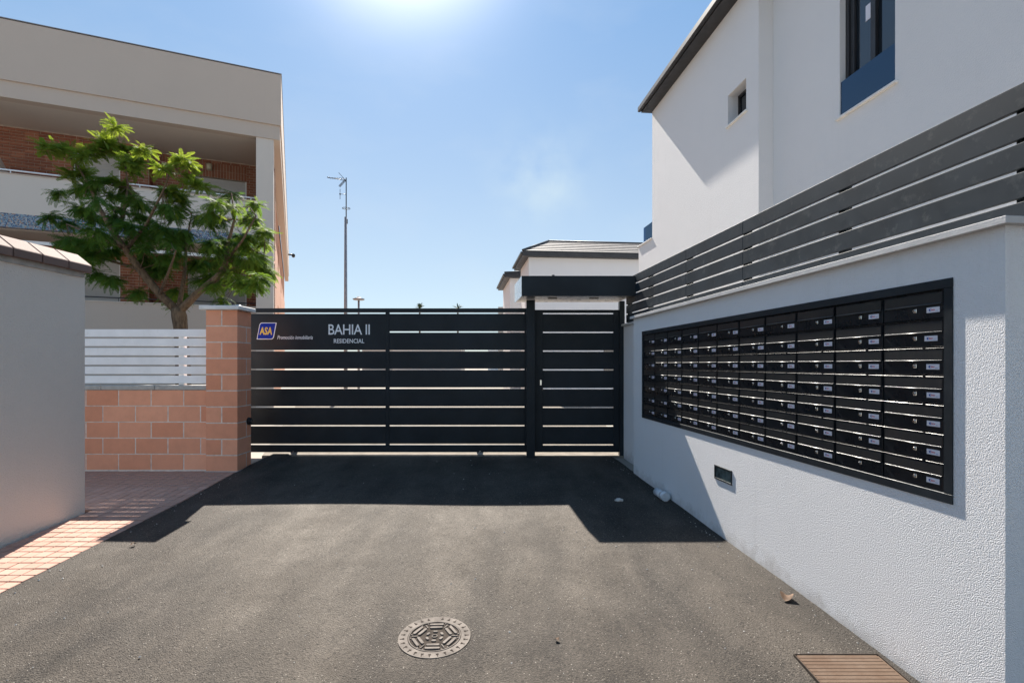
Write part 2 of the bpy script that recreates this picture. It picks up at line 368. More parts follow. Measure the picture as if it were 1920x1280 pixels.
def wall_grid(mb, x0, x1, z0, z1, holes, depth, y=0, mi=0, back=True):
    """wall in the xz plane facing -y with real openings and reveals; holes = (x0,x1,z0,z1)"""
    xs = sorted({x0,x1,*[h[0] for h in holes],*[h[1] for h in holes]}); zs = sorted({z0,z1,*[h[2] for h in holes],*[h[3] for h in holes]})
    for i in range(len(xs)-1):
        for j in range(len(zs)-1):
            cx, cz = (xs[i]+xs[i+1])/2, (zs[j]+zs[j+1])/2
            if any(h[0]<cx<h[1] and h[2]<cz<h[3] for h in holes): continue
            mb.add([(xs[i],y,zs[j]),(xs[i+1],y,zs[j]),(xs[i+1],y,zs[j+1]),(xs[i],y,zs[j+1])], [(0,1,2,3)], mi)
            if back: mb.add([(xs[i],y+depth,zs[j]),(xs[i+1],y+depth,zs[j]),(xs[i+1],y+depth,zs[j+1]),(xs[i],y+depth,zs[j+1])], [(3,2,1,0)], mi)
    for a,b,c,d in holes:
        mb.add([(a,y,c),(a,y+depth,c),(a,y+depth,d),(a,y,d)], [(3,2,1,0)], mi)
        mb.add([(b,y,c),(b,y+depth,c),(b,y+depth,d),(b,y,d)], [(0,1,2,3)], mi)
        mb.add([(a,y,c),(b,y,c),(b,y+depth,c),(a,y+depth,c)], [(0,1,2,3)], mi)
        mb.add([(a,y,d),(b,y,d),(b,y+depth,d),(a,y+depth,d)], [(3,2,1,0)], mi)
    mb.add([(x0,y,z0),(x0,y+depth,z0),(x0,y+depth,z1),(x0,y,z1)], [(3,2,1,0)], mi)
    mb.add([(x1,y,z0),(x1,y+depth,z0),(x1,y+depth,z1),(x1,y,z1)], [(0,1,2,3)], mi)
    mb.add([(x0,y,z1),(x1,y,z1),(x1,y+depth,z1),(x0,y+depth,z1)], [(0,1,2,3)], mi)
    mb.add([(x0,y,z0),(x1,y,z0),(x1,y+depth,z0),(x0,y+depth,z0)], [(3,2,1,0)], mi)
    return mb
def text_mb(txt, x0, x1, z0, z1, y, bold=0.0, shear=0.0, thick=.0015, mi=0, mb=None, space=1.0):
    """lettering fitted into a box on a plane facing -y"""
    cu = bpy.data.curves.new('t', 'FONT'); cu.body = txt; cu.offset = bold; cu.shear = shear; cu.space_character = space; cu.resolution_u = 3
    ob = bpy.data.objects.new('t', cu); COL.objects.link(ob)
    dg = bpy.context.evaluated_depsgraph_get(); me = bpy.data.meshes.new_from_object(ob.evaluated_get(dg))
    vs_ = [v.co.copy() for v in me.vertices]; fs = [list(p.vertices) for p in me.polygons]
    ax, bx = min(v.x for v in vs_), max(v.x for v in vs_); ay, by = min(v.y for v in vs_), max(v.y for v in vs_)
    P = [(x0+(v.x-ax)/(bx-ax)*(x1-x0), z0+(v.y-ay)/(by-ay)*(z1-z0)) for v in vs_]
    mb = mb or MB(); n = len(P)
    mb.add([(p[0], y-thick, p[1]) for p in P], fs, mi)
    ec = {}
    for f in fs:
        for i in range(len(f)):
            e = (f[i], f[(i+1)%len(f)]); ec[e] = 1
    vv = [(p[0], y-thick, p[1]) for p in P]+[(p[0], y, p[1]) for p in P]
    side = [(a, b, b+n, a+n) for (a,b) in ec if (b,a) not in ec]
    mb.add(vv, side, mi)
    bpy.data.objects.remove(ob); bpy.data.curves.remove(cu); bpy.data.meshes.remove(me)
    return mb

# ================================================================== GROUND
Q = 0.115                                        # the right-hand wall runs slightly leftwards as it recedes
def wx(X0, y, q=Q): return X0 - q*y
g = MB()
ys = [-40, -5, 0, 3, 6, GATE_Y, 12, 40, 200, 1500]
for i in range(len(ys)-1):
    a, b = ys[i], ys[i+1]
    g.add([(-1500,a,ground_z(a)-.03),(1500,a,ground_z(a)-.03),(1500,b,ground_z(b)-.03),(-1500,b,ground_z(b)-.03)], [(0,1,2,3)])
structure(g.build('ground', M['earth'], recentre=False))
# asphalt drive, with a slightly wandering edge to the pavers and to the wall
def edge_left(y):
    if y < 5.3: return -3.355-.028*max(0,(y-3.3))*.95
    return -3.41-.075*min(1,(y-5.3)/1.15)
a = MB(); ny, nx = 150, 90; rnd = random.Random(3)
yy = [-6+ (7.36+6)*(i/ny) for i in range(ny+1)]
vv = []
for y in yy:
    xl = edge_left(y)+rnd.uniform(-.008,.008); xr = wx(2.254, y)+.02-rnd.uniform(0,.01) if y > 2.0 else (6 if y<1.9 else wx(2.254,y))
    if y > 6.46: xl = -3.44
    for j in range(nx+1):
        t = j/nx; x = xl+(xr-xl)*t
        z = ground_z(y)+.0+.004*math.sin(x*2.1+y)+.003*math.sin(y*3.3-x*1.7)
        if j == nx: z += .012
        if y > 6.3 and x < -3.2: z += .035*min(1,(y-6.3)/.4)
        vv.append((x,y,z))
a.add(vv, [(i*(nx+1)+j, i*(nx+1)+j+1, (i+1)*(nx+1)+j+1, (i+1)*(nx+1)+j) for i in range(ny) for j in range(nx)], 0, True)
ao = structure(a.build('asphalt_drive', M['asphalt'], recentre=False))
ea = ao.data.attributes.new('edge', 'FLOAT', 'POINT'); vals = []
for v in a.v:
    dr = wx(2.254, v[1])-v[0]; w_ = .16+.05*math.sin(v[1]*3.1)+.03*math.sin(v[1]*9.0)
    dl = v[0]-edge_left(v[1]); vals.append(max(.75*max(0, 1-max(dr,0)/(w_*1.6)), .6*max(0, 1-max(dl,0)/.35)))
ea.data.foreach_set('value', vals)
c = MB(); c.add([(-3.6,7.36,.333),(1.7,7.36,.333),(3.0,22,.333),(-9,22,.333)], [(0,1,2,3)])
c.box(-3.6,1.66,7.352,7.40,.24,.336)
structure(c.build('concrete_driveway', M['concrete'], recentre=False))

# pavement of small pink pavers
pave = bpy.data.objects.new('pavement', None); COL.objects.link(pave); structure(pave); pave.location = (-3.8, 4.5, ground_z(4.5))
pb = MB(); pb.add([(-6.2,2.6,ground_z(2.6)-.022),(-3.30,2.6,ground_z(2.6)-.022),(-3.38,6.6,ground_z(6.6)-.022),(-6.2,6.6,ground_z(6.6)-.022)], [(0,1,2,3)])
o = pb.build('paver_bed', M['paver_bed'], None, recentre=False); o.parent = pave; o.location = -pave.location
pu = MB(); pu.cbox(-.0478,.0478,-.0462,.0462,-.02,.006,.0035); pme,_ = pu.mesh('paver', M['paver'])
cells = []
y = 3.30; r = 0
while y < 6.45:
    x = -3.36+.05*0
    k = 0
    while True:
        xc = edge_left(y+.05)-.045-k*.1005
        lim = -4.10 if y < 4.93 else -5.75
        if xc-.05 < lim: break
        cells.append((xc, y+.05)); k += 1
    y += .1; r += 1
cells.sort(key=lambda p: (p[1] if p[1]>4.9 else p[1]-10, -p[0]))
rp = random.Random(5)
rest = MB()
tiltx = math.atan(SL)
for i,(x,y) in enumerate(cells):
    dz = rp.uniform(-.0015,.0015)
    if i < 300:
        place('paver', pme, Vector((x,y,ground_z(y)+dz))-pave.location, pave, (tiltx+rp.uniform(-.012,.012), rp.uniform(-.012,.012), rp.uniform(-.012,.012)))
    else:
        z = ground_z(y)+dz; rest.box(x-.0478,x+.0478,y-.046,y+.046,z-.02,z+.006)
o = rest.build('paver_field', M['paver'], None, recentre=False); o.parent = pave; o.location = -pave.location; stuff(o)

# ================================================================== RIGHT: white wall with letterboxes
CAPZ = EYE+.597
qd = Vector((Q,-1,0)).normalized(); WALL_ROT = math.atan2(qd.y, qd.x)
# wall frame: local x runs towards the camera, local -y faces the drive
def wall_local(X0, y): # distance along the wall from its origin (at y = 6.385 on the face line)
    return (6.385-y)*math.sqrt(1+Q*Q)
mw = thing('mailbox_wall', 'white rough rendered boundary wall on the right carrying the black letterbox bank', 'wall', (wx(2.254,6.385), 6.385, ground_z(6.385)), WALL_ROT)
gz = mw.location.z
LEN = wall_local(0, 2.086)
nq = math.sqrt(1+Q*Q)
bank_l0 = (6.385-6.094)*nq; bank_l1 = (6.385-2.301)*nq
b_ = MB(); wall_grid(b_, 0, LEN, -.7, CAPZ-.03-gz, [(bank_l0+.006, bank_l1-.006, EYE-.632+.006-gz, EYE+.392-.006-gz), ((6.385-4.405)*nq+.004, (6.385-4.128)*nq-.004, EYE-.978+.004-gz, EYE-.978+.114-gz)], .30)
# set-back stretch of the wall beside the small gate
b_.box(-1.02, 0, .20, .42, -.3, CAPZ-.03-gz-.02)
b_.box(LEN-.30, LEN-.002, .302, 3.2, -.7, CAPZ-.032-gz)
b_.build('wall', M['rough_render'], mw, recentre=False)
c_ = MB(); c_.cbox(-.03, LEN+.035, -.040, .335, CAPZ-.03-gz, CAPZ-gz, .0015)
c_.cbox(LEN-.335, LEN+.0349, .336, 3.2, CAPZ-.0302-gz, CAPZ-.0002-gz, .004)
c_.cbox(-1.05, -.032, .165, .455, CAPZ-.05-gz, CAPZ-.02-gz, .004)
c_.build('coping', M['wall_cap'], mw, recentre=False)

# letterbox bank
def wl(p): return p
PY0, PY1 = 6.094, 2.301                          # far and near ends
bank_len = (PY0-PY1)*math.sqrt(1+Q*Q)
zt, zb = EYE+.392, EYE-.632
IN = Vector((1,Q,0)).normalized()
bank = thing('mailbox_bank', 'bank of seventy-seven black letterboxes in a black frame on the white wall', 'mailboxes', Vector((wx(2.254,PY0), PY0, zb))+IN*.016, WALL_ROT)
H = zt-zb; FR = .044
f = MB()
f.cbox(0, bank_len, -.022, -.0165, H-FR, H, .002); f.cbox(0, bank_len, -.022, -.0165, 0, FR, .002)
f.cbox(0, FR, -.0218, -.0165, FR+.0002, H-FR-.0002, .002); f.cbox(bank_len-FR, bank_len, -.0218, -.0165, FR+.0002, H-FR-.0002, .002)
f.box(FR-.006, FR, -.0165, .012, FR-.006, H-FR+.006); f.box(bank_len-FR, bank_len-FR+.006, -.0165, .012, FR-.006, H-FR+.006); f.box(FR, bank_len-FR, -.0164, .012, FR-.006, FR); f.box(FR, bank_len-FR, -.0164, .012, H-FR, H-FR+.006)
f.build('frame', M['anthracite'], bank, recentre=False)
bk = MB(); bk.box(FR-.001, bank_len-FR+.001, -.004, -.0005, FR-.001, H-FR+.001); bk.build('back_panel', M['box_metal'], bank, recentre=False)
NW, NH = 11, 7
bw, bh = (bank_len-2*FR)/NW, (H-2*FR)/NH
# shared meshes; each letterbox's own frame: origin at its lower left corner, front = -y
body = MB()
body.cbox(.004, bw-.004, -.013, -.0042, .003, bh*.54, .0012)                     # lower door panel
body.box(.006, bw-.006, -.010, -.0043, bh*.54, bh-.009)                        # behind the flap
body.cbox(.002, bw-.002, -.0152, -.0041, bh-.0050, bh-.0036, .0004)               # rain ledge

body_me,_ = body.mesh('mailbox', M['box_metal'])
fl = MB()
t0, t1 = bh*.50, bh*.90
pts = [(-.010,t1),(-.0135,t1),(-.0145,t1-.0015),(-.0152,t0+.0070)]+[(-.0160-.0038*math.sin(math.radians(a_)), t0+.0022+.0038*math.cos(math.radians(a_))) for a_ in range(20,181,20)]+[(-.012,t0-.001)]
fl.profile_x(pts, .014, bw-.014, 0, False)
fl.box(.010, .0135, -.0150, -.0129, t0-.004, t1+.003); fl.box(bw-.0135, bw-.010, -.0150, -.0129, t0-.004, t1+.003); fl.box(.0136, bw-.0136, -.0150, -.0129, t1+.0005, t1+.003)
flap_me,_ = fl.mesh('flap', M['flap_metal'])
for p in flap_me.polygons:
    if len(p.vertices) == 4 and 4 <= p.index <= 11: p.use_smooth = True
lk = MB(); lx, lz = bw*.55, bh*.34
lk.cbox(lx-.009, lx+.009, -.0155, -.0129, lz-.010, lz+.010, .0015); lk.cyl((lx,-.0155,lz),(lx,-.021,lz), .0062, .0056, 14)
lk.box(lx-.0008, lx+.0008, -.0215, -.0209, lz-.004, lz+.004, 1)
lock_me,_ = lk.mesh('lock', [M['chrome'], M['box_metal']])
nl = MB(); a0, a1, b0, b1 = bw*.73, bw*.925, bh*.22, bh*.41
nl.cbox(a0, a1, -.0150, -.0129, b0, b1, .0006)
# blue swirl and red letters on the card
cx_, cz_ = a0+(a1-a0)*.30, (b0+b1)/2
n0 = 10
nl.add([(cx_-.001, -.0154, cz_)]+[(cx_+.0075*math.cos(math.radians(60+i*27)), -.0154, cz_+.0058*math.sin(math.radians(60+i*27))) for i in range(n0)], [(0,i+1,i) for i in range(1,n0)], 2)
text_mb('btv', a0+(a1-a0)*.38, a0+(a1-a0)*.66, b0+.0085, b1-.0075, -.0150, .01, 0, .0006, 1, nl)
nl.box(a0+(a1-a0)*.70, a1-.006, -.0154, -.0149, b0+.0065, b0+.0080, 2)
name_me,_ = nl.mesh('name_card', [M['label_white'], M['label_red'], M['label_blue']])
eh = MB(); eh.cbox(a0, a1, -.0138, -.0129, b0, b1, .0006); eh.box(a0+.002,a1-.002,-.0142,-.0137,b0,b0+.002); eh.box(a0+.002,a1-.002,-.0142,-.0137,b1-.002,b1)
empty_me,_ = eh.mesh('empty_card_holder', M['box_metal'])
rr = random.Random(11)
for r_ in range(NH):
    for c__ in range(NW):
        mbx = place('mailbox', body_me, (FR+c__*bw, 0, FR+r_*bh), bank)
        place('flap', flap_me, (0, rr.uniform(-.001,.0005), rr.uniform(-.0006,.0006)), mbx, (rr.uniform(-.006,.006), 0, 0))
        place('lock', lock_me, (rr.uniform(-.001,.001),0,0), mbx)
        if (r_, c__) == (0, 9): place('empty_card_holder', empty_me, (0,0,0), mbx)
        else: place('name_card', name_me, (-.010 if (r_,c__)==(5,10) else rr.uniform(-.002,.002), 0, 0), mbx)

# slatted fence on top of the wall
X0F = 2.436
sf = thing('slat_fence', 'anthracite horizontal slat fence standing on top of the white letterbox wall', 'fence', (wx(X0F,7.2), 7.2, CAPZ), WALL_ROT)
segs = [7.2, 5.35, 4.30, 2.02, 1.0]
nf = math.sqrt(1+Q*Q)
for si in range(4):
    l0, l1 = (7.2-segs[si])*nf, (7.2-segs[si+1])*nf
    for k in range(5):
        zt_ = 1.205-.127*k-.597
        m_ = MB(); m_.cbox(0.0015, l1-l0-.0015, 0, .022, 0, .110, .0025)
        o = m_.build('slat', M['fence_metal'], sf, recentre=False); o.location = (l0, 0, zt_-.110)
for y in (7.17, 6.41, 5.35, 4.30, 3.23, 2.20, 1.15):
    l = (7.2-y)*nf; m_ = MB(); m_.cbox(l-.03, l+.03, .0222, .07, -.02 if y<6.6 else -.3, .600, .003); m_.build('post', M['anthracite'], sf)
# recessed wall light
la, lb = (6.385-4.405)*nf, (6.385-4.128)*nf
wlg = thing('wall_light', 'small rectangular black framed step light low on the white wall', 'lamp', Vector((wx(2.254,4.2665), 4.2665, EYE-.978))+IN*.019, WALL_ROT)
w2 = (lb-la)/2; fm = MB()
hh = .118; t_ = .013
fm.cbox(-w2, w2, -.025, .012, hh-t_, hh, .002); fm.cbox(-w2, w2, -.025, .012, 0, t_, .002)
fm.cbox(-w2, -w2+t_, -.0248, .012, t_, hh-t_, .002); fm.cbox(w2-t_, w2, -.0248, .012, t_, hh-t_, .002)
fm.build('frame', M['anthracite'], wlg, recentre=False)
gm = MB(); gm.box(-w2+t_, w2-t_, -.016, -.013, t_, hh-t_); gm.build('glass', M['frosted'], wlg, recentre=False)
gm = MB(); gm.box(-w2+t_, w2-t_, -.006, -.001, t_, hh-t_); gm.box(-w2+.03, w2-.03, -.0085, -.006, t_+.01, hh*.5); gm.build('reflector', M['side_panel'], wlg, recentre=False)
# white pipe stub at the foot of the wall
pp = thing('drain_pipe', 'white plastic pipe stub lying at the foot of the white wall', 'pipe', (1.575, 5.28, ground_z(5.28)+.055))
m_ = MB(); m_.cyl((.0,.02,-.008),(-.02,.20,-.006), .042, seg=28); m_.build('pipe', M['plastic'], pp, recentre=False)
m_ = MB(); m_.cyl((.004,-.03,-.004),(-.002,.04,-.004), .048, seg=28); m_.cyl((.0045,-.034,-.004),(.004,-.03,-.004), .041,.047, seg=28); m_.build('collar', M['plastic'], pp, recentre=False)

# ================================================================== GATES
GZ = ground_z(GATE_Y)
def zrel(py): return EYE+(683-py)/958*GATE_Y
gaps = [EYE+.7416-.2711*i for i in range(8)]; GH = .0100
gate = thing('sliding_gate', 'wide black slatted sliding gate with white residence lettering', 'gate', (-1.8, GATE_Y, GZ))
def gp(mb, name, mat): # helper for gate parts given in world coordinates
    o = mb.build(name, mat, None); o.parent = gate; o.location = o.location-gate.location; return o
GT, GB = EYE+.811, EYE-1.267
xL, xM0, xM1, xR = -3.98, -1.83, -1.777, .27
gp(MB().cbox(xL, xR, 7.385, 7.435, gaps[0]+GH, GT, .003), 'top_rail', M['anthracite'])
gp(MB().cbox(xL, xR, 7.385, 7.435, GB, gaps[7]-GH, .003), 'bottom_rail', M['anthracite'])
gp(MB().cbox(xM0, xM1, 7.386, 7.434, gaps[7]-GH, gaps[0]+GH, .003), 'mullion', M['anthracite'])
gp(MB().cbox(xR-.09, xR, 7.386, 7.434, gaps[7]-GH, gaps[0]+GH, .003), 'stile', M['anthracite'])
gp(MB().cbox(xL, xL+.06, 7.386, 7.434, gaps[7]-GH, gaps[0]+GH, .003), 'stile', M['anthracite'])
panel = gp(MB().cbox(xL+.06, xM0, 7.391, 7.4335, gaps[2]+GH, gaps[0]-GH, .002), 'sign_panel', M['anthracite'])
for i in range(2,7): gp(MB().cbox(xL+.06, xM0, 7.391, 7.4335, gaps[i+1]+GH, gaps[i]-GH, .002), 'slat', M['anthracite'])
for i in range(0,7): gp(MB().cbox(xM1, xR-.09, 7.391, 7.4335, gaps[i+1]+GH, gaps[i]-GH, .002), 'slat', M['anthracite'])
def px(p, Y=7.392): return (p-960)/958*Y
def subpart(mb, name, mat, parent, root):
    o = mb.build(name, mat, None); o.parent = parent; o.location = o.location-parent.location-root.location; return o
YT = 7.3905
subpart(text_mb('BAHIA II', px(616), px(693.5), zrel(627.2), zrel(608), YT, .006, space=.95), 'lettering', M['text_silver'], panel, gate)
subpart(text_mb('RESIDENCIAL', px(626), px(683), zrel(643.2), zrel(635), YT, .012), 'lettering', M['text_silver'], panel, gate)
subpart(text_mb('Promoción inmobiliaria', px(520), px(586.5), zrel(636), zrel(628.8), YT, .008, .28), 'lettering', M['text_silver'], panel, gate)
# leaning blue plate with a silver border and yellow letters
def rpoly(x0, x1, z0, z1, lean, r, y):
    pts = []
    for cx, cz, a0_ in ((x1-r,z1-r*.2,0),(x0+r,z1-r,90),(x0+r*.2,z0+r*.2,180),(x1-r,z0+r,270)):
        rr_ = r if a0_ in (90,270) else r*.2
        cx = x1-rr_ if a0_ in (0,270) else x0+rr_; cz = z1-rr_ if a0_ in (0,90) else z0+rr_
        for k in range(5):
            t = math.radians(a0_+k*22.5); X = cx+rr_*math.cos(t); Z = cz+rr_*math.sin(t); pts.append((X+lean*(Z-z0), Z))
    return pts
def plate(x0,x1,z0,z1,lean,r,y0,y1,mi,mb):
    P = rpoly(x0,x1,z0,z1,lean,r,0); n = len(P)
    mb.add([(x,y0,z) for x,z in P]+[(x,y1,z) for x,z in P], [list(range(n))]+[(i,(i+1)%n,n+(i+1)%n,n+i) for i in range(n)], mi)
lg = MB(); zl0, zl1 = zrel(636.2), zrel(604.8); wv = px(513)-px(481.5); ln = (px(487.5)-px(481.5))/(zl1-zl0)
plate(px(481.5), px(513), zl0, zl1, ln, .035, YT-.003, YT, 0, lg)
plate(px(482.8), px(511.7), zrel(635), zrel(606), ln, .028, YT-.0042, YT-.003, 1, lg)
subpart(lg, 'logo_plate', [M['text_silver'], M['logo_blue']], panel, gate)
subpart(text_mb('ASA', px(487), px(510.5), zrel(627.6), zrel(613.2), YT-.0042, .035, .12, space=1.05), 'lettering', M['logo_yellow'], panel, gate)
for p in (550, 900):
    X = px(p); m_ = MB(); m_.cyl((X,7.405,GZ+.045),(X,7.43,GZ+.045), .048, seg=24); gp(m_, 'wheel', M['pole'])
    m_ = MB(); m_.cyl((X,7.380,GZ+.060),(X,7.3845,GZ+.060), .011, seg=12); gp(m_, 'bolt', M['chrome'])
# floor rail under the gate
tag(MB().box(-3.43, .2, 7.40, 7.425, GZ+.0037, GZ+.012).build('gate_rail', M['iron']), 'thin steel floor rail under the sliding gate', 'rail')

ped = thing('pedestrian_gate', 'narrow black slatted pedestrian gate under the flat canopy', 'gate', (.95, GATE_Y, GZ))
def pp_(mb, name, mat):
    o = mb.build(name, mat, None); o.parent = ped; o.location = o.location-ped.location; return o
PT = EYE+.788; pL, pa, pb_, pR = .30, .448, 1.468, 1.551
pp_(MB().cbox(pL, pa, 7.385, 7.43, GB+.0, PT, .003), 'stile', M['anthracite'])
pp_(MB().cbox(pb_, pR, 7.385, 7.43, GB+.0, PT, .003), 'stile', M['anthracite'])
pp_(MB().cbox(pa, pb_, 7.386, 7.429, gaps[0]-.006+GH, PT, .003), 'top_rail', M['anthracite'])
pp_(MB().cbox(pa, pb_, 7.386, 7.429, GB, gaps[7]-GH-.006, .003), 'bottom_rail', M['anthracite'])
for i in range(7): pp_(MB().cbox(pa, pb_, 7.391, 7.4335, gaps[i+1]+GH-.006, gaps[i]-GH-.006, .002), 'slat', M['anthracite'])
m_ = MB(); X = px(1014); m_.cyl((X,7.372,zrel(717)),(X,7.386,zrel(717)), .012, seg=16); m_.cbox(X-.012,X+.012,7.380,7.3855,zrel(722),zrel(712),.002); pp_(m_, 'lock', M['chrome'])
tag(MB().cbox(px(987,7.28), px(1003,7.28), 7.24, 7.36, GZ-.05, EYE+.914, .004).build('gate_post', M['anthracite']), 'square black steel post between the two gates holding the canopy', 'post')
tag(MB().cbox(1.552, 1.625, 7.36, 7.46, GZ-.03, EYE+.913, .004).build('gate_post', M['anthracite']), 'slim black steel post at the hinge side of the small gate by the wall', 'post')
# flat canopy
can = thing('canopy', 'flat dark box canopy over the pedestrian gate', 'canopy', (.9, 7.15, EYE+.914))
CB, CT = EYE+.9145, EYE+1.185
x0c, x1c = .129, 1.66; yf, yb = 6.84, 7.61
def wq(x, y): return x-Q*(y-yf)
def cpart(mb, name, mat):
    o = mb.build(name, mat, None); o.parent = can; o.location = o.location-can.location; return o
cpart(MB().cbox(x0c, x1c, yf, yf+.012, CB, CT, .002), 'fascia', M['anthracite'])
m_ = MB(); m_.add([(x0c,yf+.0125,CB+.012),(x1c,yf+.0125,CB+.012),(wq(x1c,yb),yb,CB+.012),(wq(x0c,yb)+.01,yb,CB+.012),
                   (x0c,yf+.0125,CT-.01),(x1c,yf+.0125,CT-.01),(wq(x1c,yb),yb,CT-.01),(wq(x0c,yb)+.01,yb,CT-.01)],
                  [(3,2,1,0),(4,5,6,7),(0,1,5,4),(1,2,6,5),(2,3,7,6),(3,0,4,7)]); cpart(m_, 'soffit', M['soffit'])
m_ = MB(); e = .012
m_.prism([(x0c-.001,yf+.0125),(x0c+e,yf+.0125),(wq(x0c,yb)+e,yb),(wq(x0c,yb)-.001,yb)], CB, CT); cpart(m_, 'side_panel', M['side_panel'])
for xs_ in (.50, 1.08):
    cpart(MB().cbox(xs_, xs_+.13, 7.12, 7.155, CB+.002, CB+.0118, .001), 'downlight', M['dark_trim'])
m_ = MB(); m_.cyl((.56,6.95,CT-.012),(.56,6.95,CT+.03), .02, seg=12); cpart(m_, 'vent_stub', M['dark_trim'])

# ================================================================== LEFT: block pillar and wall
BY = 6.45
pil = thing('block_pillar', 'terracotta block gate pillar with a white stone cap', 'pillar', (-3.666, BY+.17, ground_z(BY)))
def part(root, mb, name, mats, recentre=True):
    o = mb.build(name, mats, None, recentre); o.parent = root; o.location = o.location-root.location; return o
P0, P1, PB = -3.865, -3.467, 6.79; PTOP = EYE+.689; CH = .204
part(pil, MB().box(P0+.002, P1-.002, BY+.002, PB-.002, ground_z(BY)-.1, PTOP-.003), 'mortar_core', M['mortar'])
J = .012
def block(x0,x1,y0,y1,z0,z1, root): part(root, MB().cbox(x0,x1,y0,y1,z0,z1,.0035), 'block', M['block'])
for k in range(10):
    z1 = PTOP-k*CH-.005; z0 = PTOP-(k+1)*CH+.005
    if k % 2 == 0:
        xm = (P0+P1)/2
        block(P0, xm-J/2, BY, PB, z0, z1, pil); block(xm+J/2, P1, BY, PB, z0, z1, pil)
    else:
        ym = PB-.118
        block(P0, P1, BY, ym-J/2, z0, z1, pil); block(P0, P1, ym+J/2, PB, z0, z1, pil)
part(pil, MB().cbox(P0-.065, P1+.04, BY-.045, PB+.05, PTOP-.001, PTOP+.052, .006), 'cap', M['stone_cap'])
part(pil, MB().box(P0-.012, P1+.012, BY-.012, PB, ground_z(BY)-.1, ground_z(BY)+.013), 'footing', M['grey_stone'])
# photocell on the pillar side and a small beacon on the cap
ph = thing('photocell', 'black oval photocell on the side of the block pillar', 'sensor', (P1, 6.72, zrel(787)+.06))
m_ = MB(); m_.cyl((0,0,0),(.035,0,0), .050, .042, seg=20); part_ = m_.build('housing', M['anthracite'], ph, False)
m_ = MB(); m_.cyl((.035,0,0),(.039,0,0), .014, seg=12); m_.build('lens', M['chrome'], ph, False)
bc = thing('camera_bracket', 'small black and silver sensor lying on the pillar cap', 'sensor', (-3.535, 6.55, PTOP+.052))
m_ = MB(); m_.cbox(-.04,.0,-.03,.03,0,.022,.004); m_.build('housing', M['anthracite'], bc, False)
m_ = MB(); m_.cyl((0,0,.012),(.06,.01,.010), .010, seg=12); m_.build('arm', M['chrome'], bc, False)

bwall = thing('block_wall', 'low terracotta block wall left of the pillar under a white fence', 'wall', (-4.9, 6.58, ground_z(6.5)))
FY = 6.50; BT = EYE-.323; x_end = P0-.001; x_far = -6.6
part(bwall, MB().box(x_far, x_end, FY+.003, FY+.2, ground_z(6.5)-.1, BT-.003), 'mortar_core', M['mortar'])
for k in range(5):
    z1 = BT-k*CH-.005; z0 = BT-(k+1)*CH+.005
    joints = [x for x in [((222 if k%2==0 else 192.5)+61.1*n-960)/958*FY for n in range(-4,5)] if x_far < x < x_end-.02]
    xs_ = [x_far]+joints+[x_end]
    for i in range(len(xs_)-1):
        if xs_[i+1]-xs_[i] < .03: continue
        dy = random.uniform(-.0015,.0015)
        block(xs_[i]+J/2, xs_[i+1]-J/2, FY+dy, FY+.19, z0, z1, bwall)
for i in range(4):
    xa = x_end-.68*(i+1)+.003; xb = x_end-.68*i-.003
    part(bwall, MB().cbox(max(xa,x_far), xb, FY-.008, FY+.21, BT+.0005, BT+.055, .005), 'coping_stone', M['grey_stone'])
part(bwall, MB().box(x_far, x_end, FY-.01, FY+.01, ground_z(6.5)-.1, ground_z(6.5)+.012), 'footing', M['mortar'])
wf = thing('white_fence', 'white horizontal slat fence on the terracotta block wall', 'fence', (-4.9, 6.6, BT+.055))
for k in range(6):
    zt_ = EYE+.452-.1195*k
    part(wf, MB().cbox(x_far, x_end-.002, 6.575, 6.597, zt_-.0975, zt_, .0025), 'slat', M['white_metal'])
for X in (-4.27, -5.75): part(wf, MB().cbox(X-.035, X+.035, 6.5975, 6.66, BT+.055, EYE+.44, .003), 'post', M['white_metal'])

# near grey wall with tile coping
lw = thing('grey_wall', 'grey-beige rendered wall at the left edge with a brown tiled coping', 'wall', (-4.255, 3.5, ground_z(3.5)))
LX = -4.105; LY1 = 4.91; LT = EYE+.830
m_ = MB(); m_.box(LX-.17, LX, -2.0, LY1, -.4, LT); part(lw, m_, 'wall', M['grey_render'])
m_ = MB(); m_.box(LX-.15, LX+.012, -2.0, LY1+.01-.03, LT, LT+.052); part(lw, m_, 'bedding', M['grey_stone'])
zl, zlt, zr_ = EYE+.876, EYE+.948, EYE+1.06; Yj = 4.93
tl = MB()
prof = [(-4.050,zl),(-4.050,zlt),(-4.19,zr_),(-4.33,zlt),(-4.33,zl),(-4.31,zl),(-4.19,zl+.01),(-4.07,zl)]
n = len(prof); L_ = .2495
tl.add([(x,0,z) for x,z in prof]+[(x,-L_,z) for x,z in prof], [(i,n+i,n+(i+1)%n,(i+1)%n) for i in range(n)]+[list(range(n)), [n+i for i in range(n)][::-1]])
bm = bmesh.new(); me_t, _ = tl.mesh('coping_tile', M['cap_tile']); bm.from_mesh(me_t); bmesh.ops.recalc_face_normals(bm, faces=bm.faces)
bmesh.ops.bevel(bm, geom=[e for e in bm.edges], offset=.005, segments=1, affect='EDGES'); bm.to_mesh(me_t); bm.free()
m_ = MB(); m_.profile_x([(0,0),(1,0),(1,1)],0,1); m_ = MB()
P_ = [(-4.062,zl+.012),(-4.062,zlt-.010),(-4.19,zr_-.014),(-4.318,zlt-.010),(-4.318,zl+.012)]; n = len(P_)
m_.add([(x,LY1+.005,z) for x,z in P_]+[(x,-2.0,z) for x,z in P_], [(i,n+i,n+(i+1)%n,(i+1)%n) for i in range(n)]+[list(range(n)),[n+i for i in range(n)][::-1]]); part(lw, m_, 'bedding_mortar', M['dark_trim'])
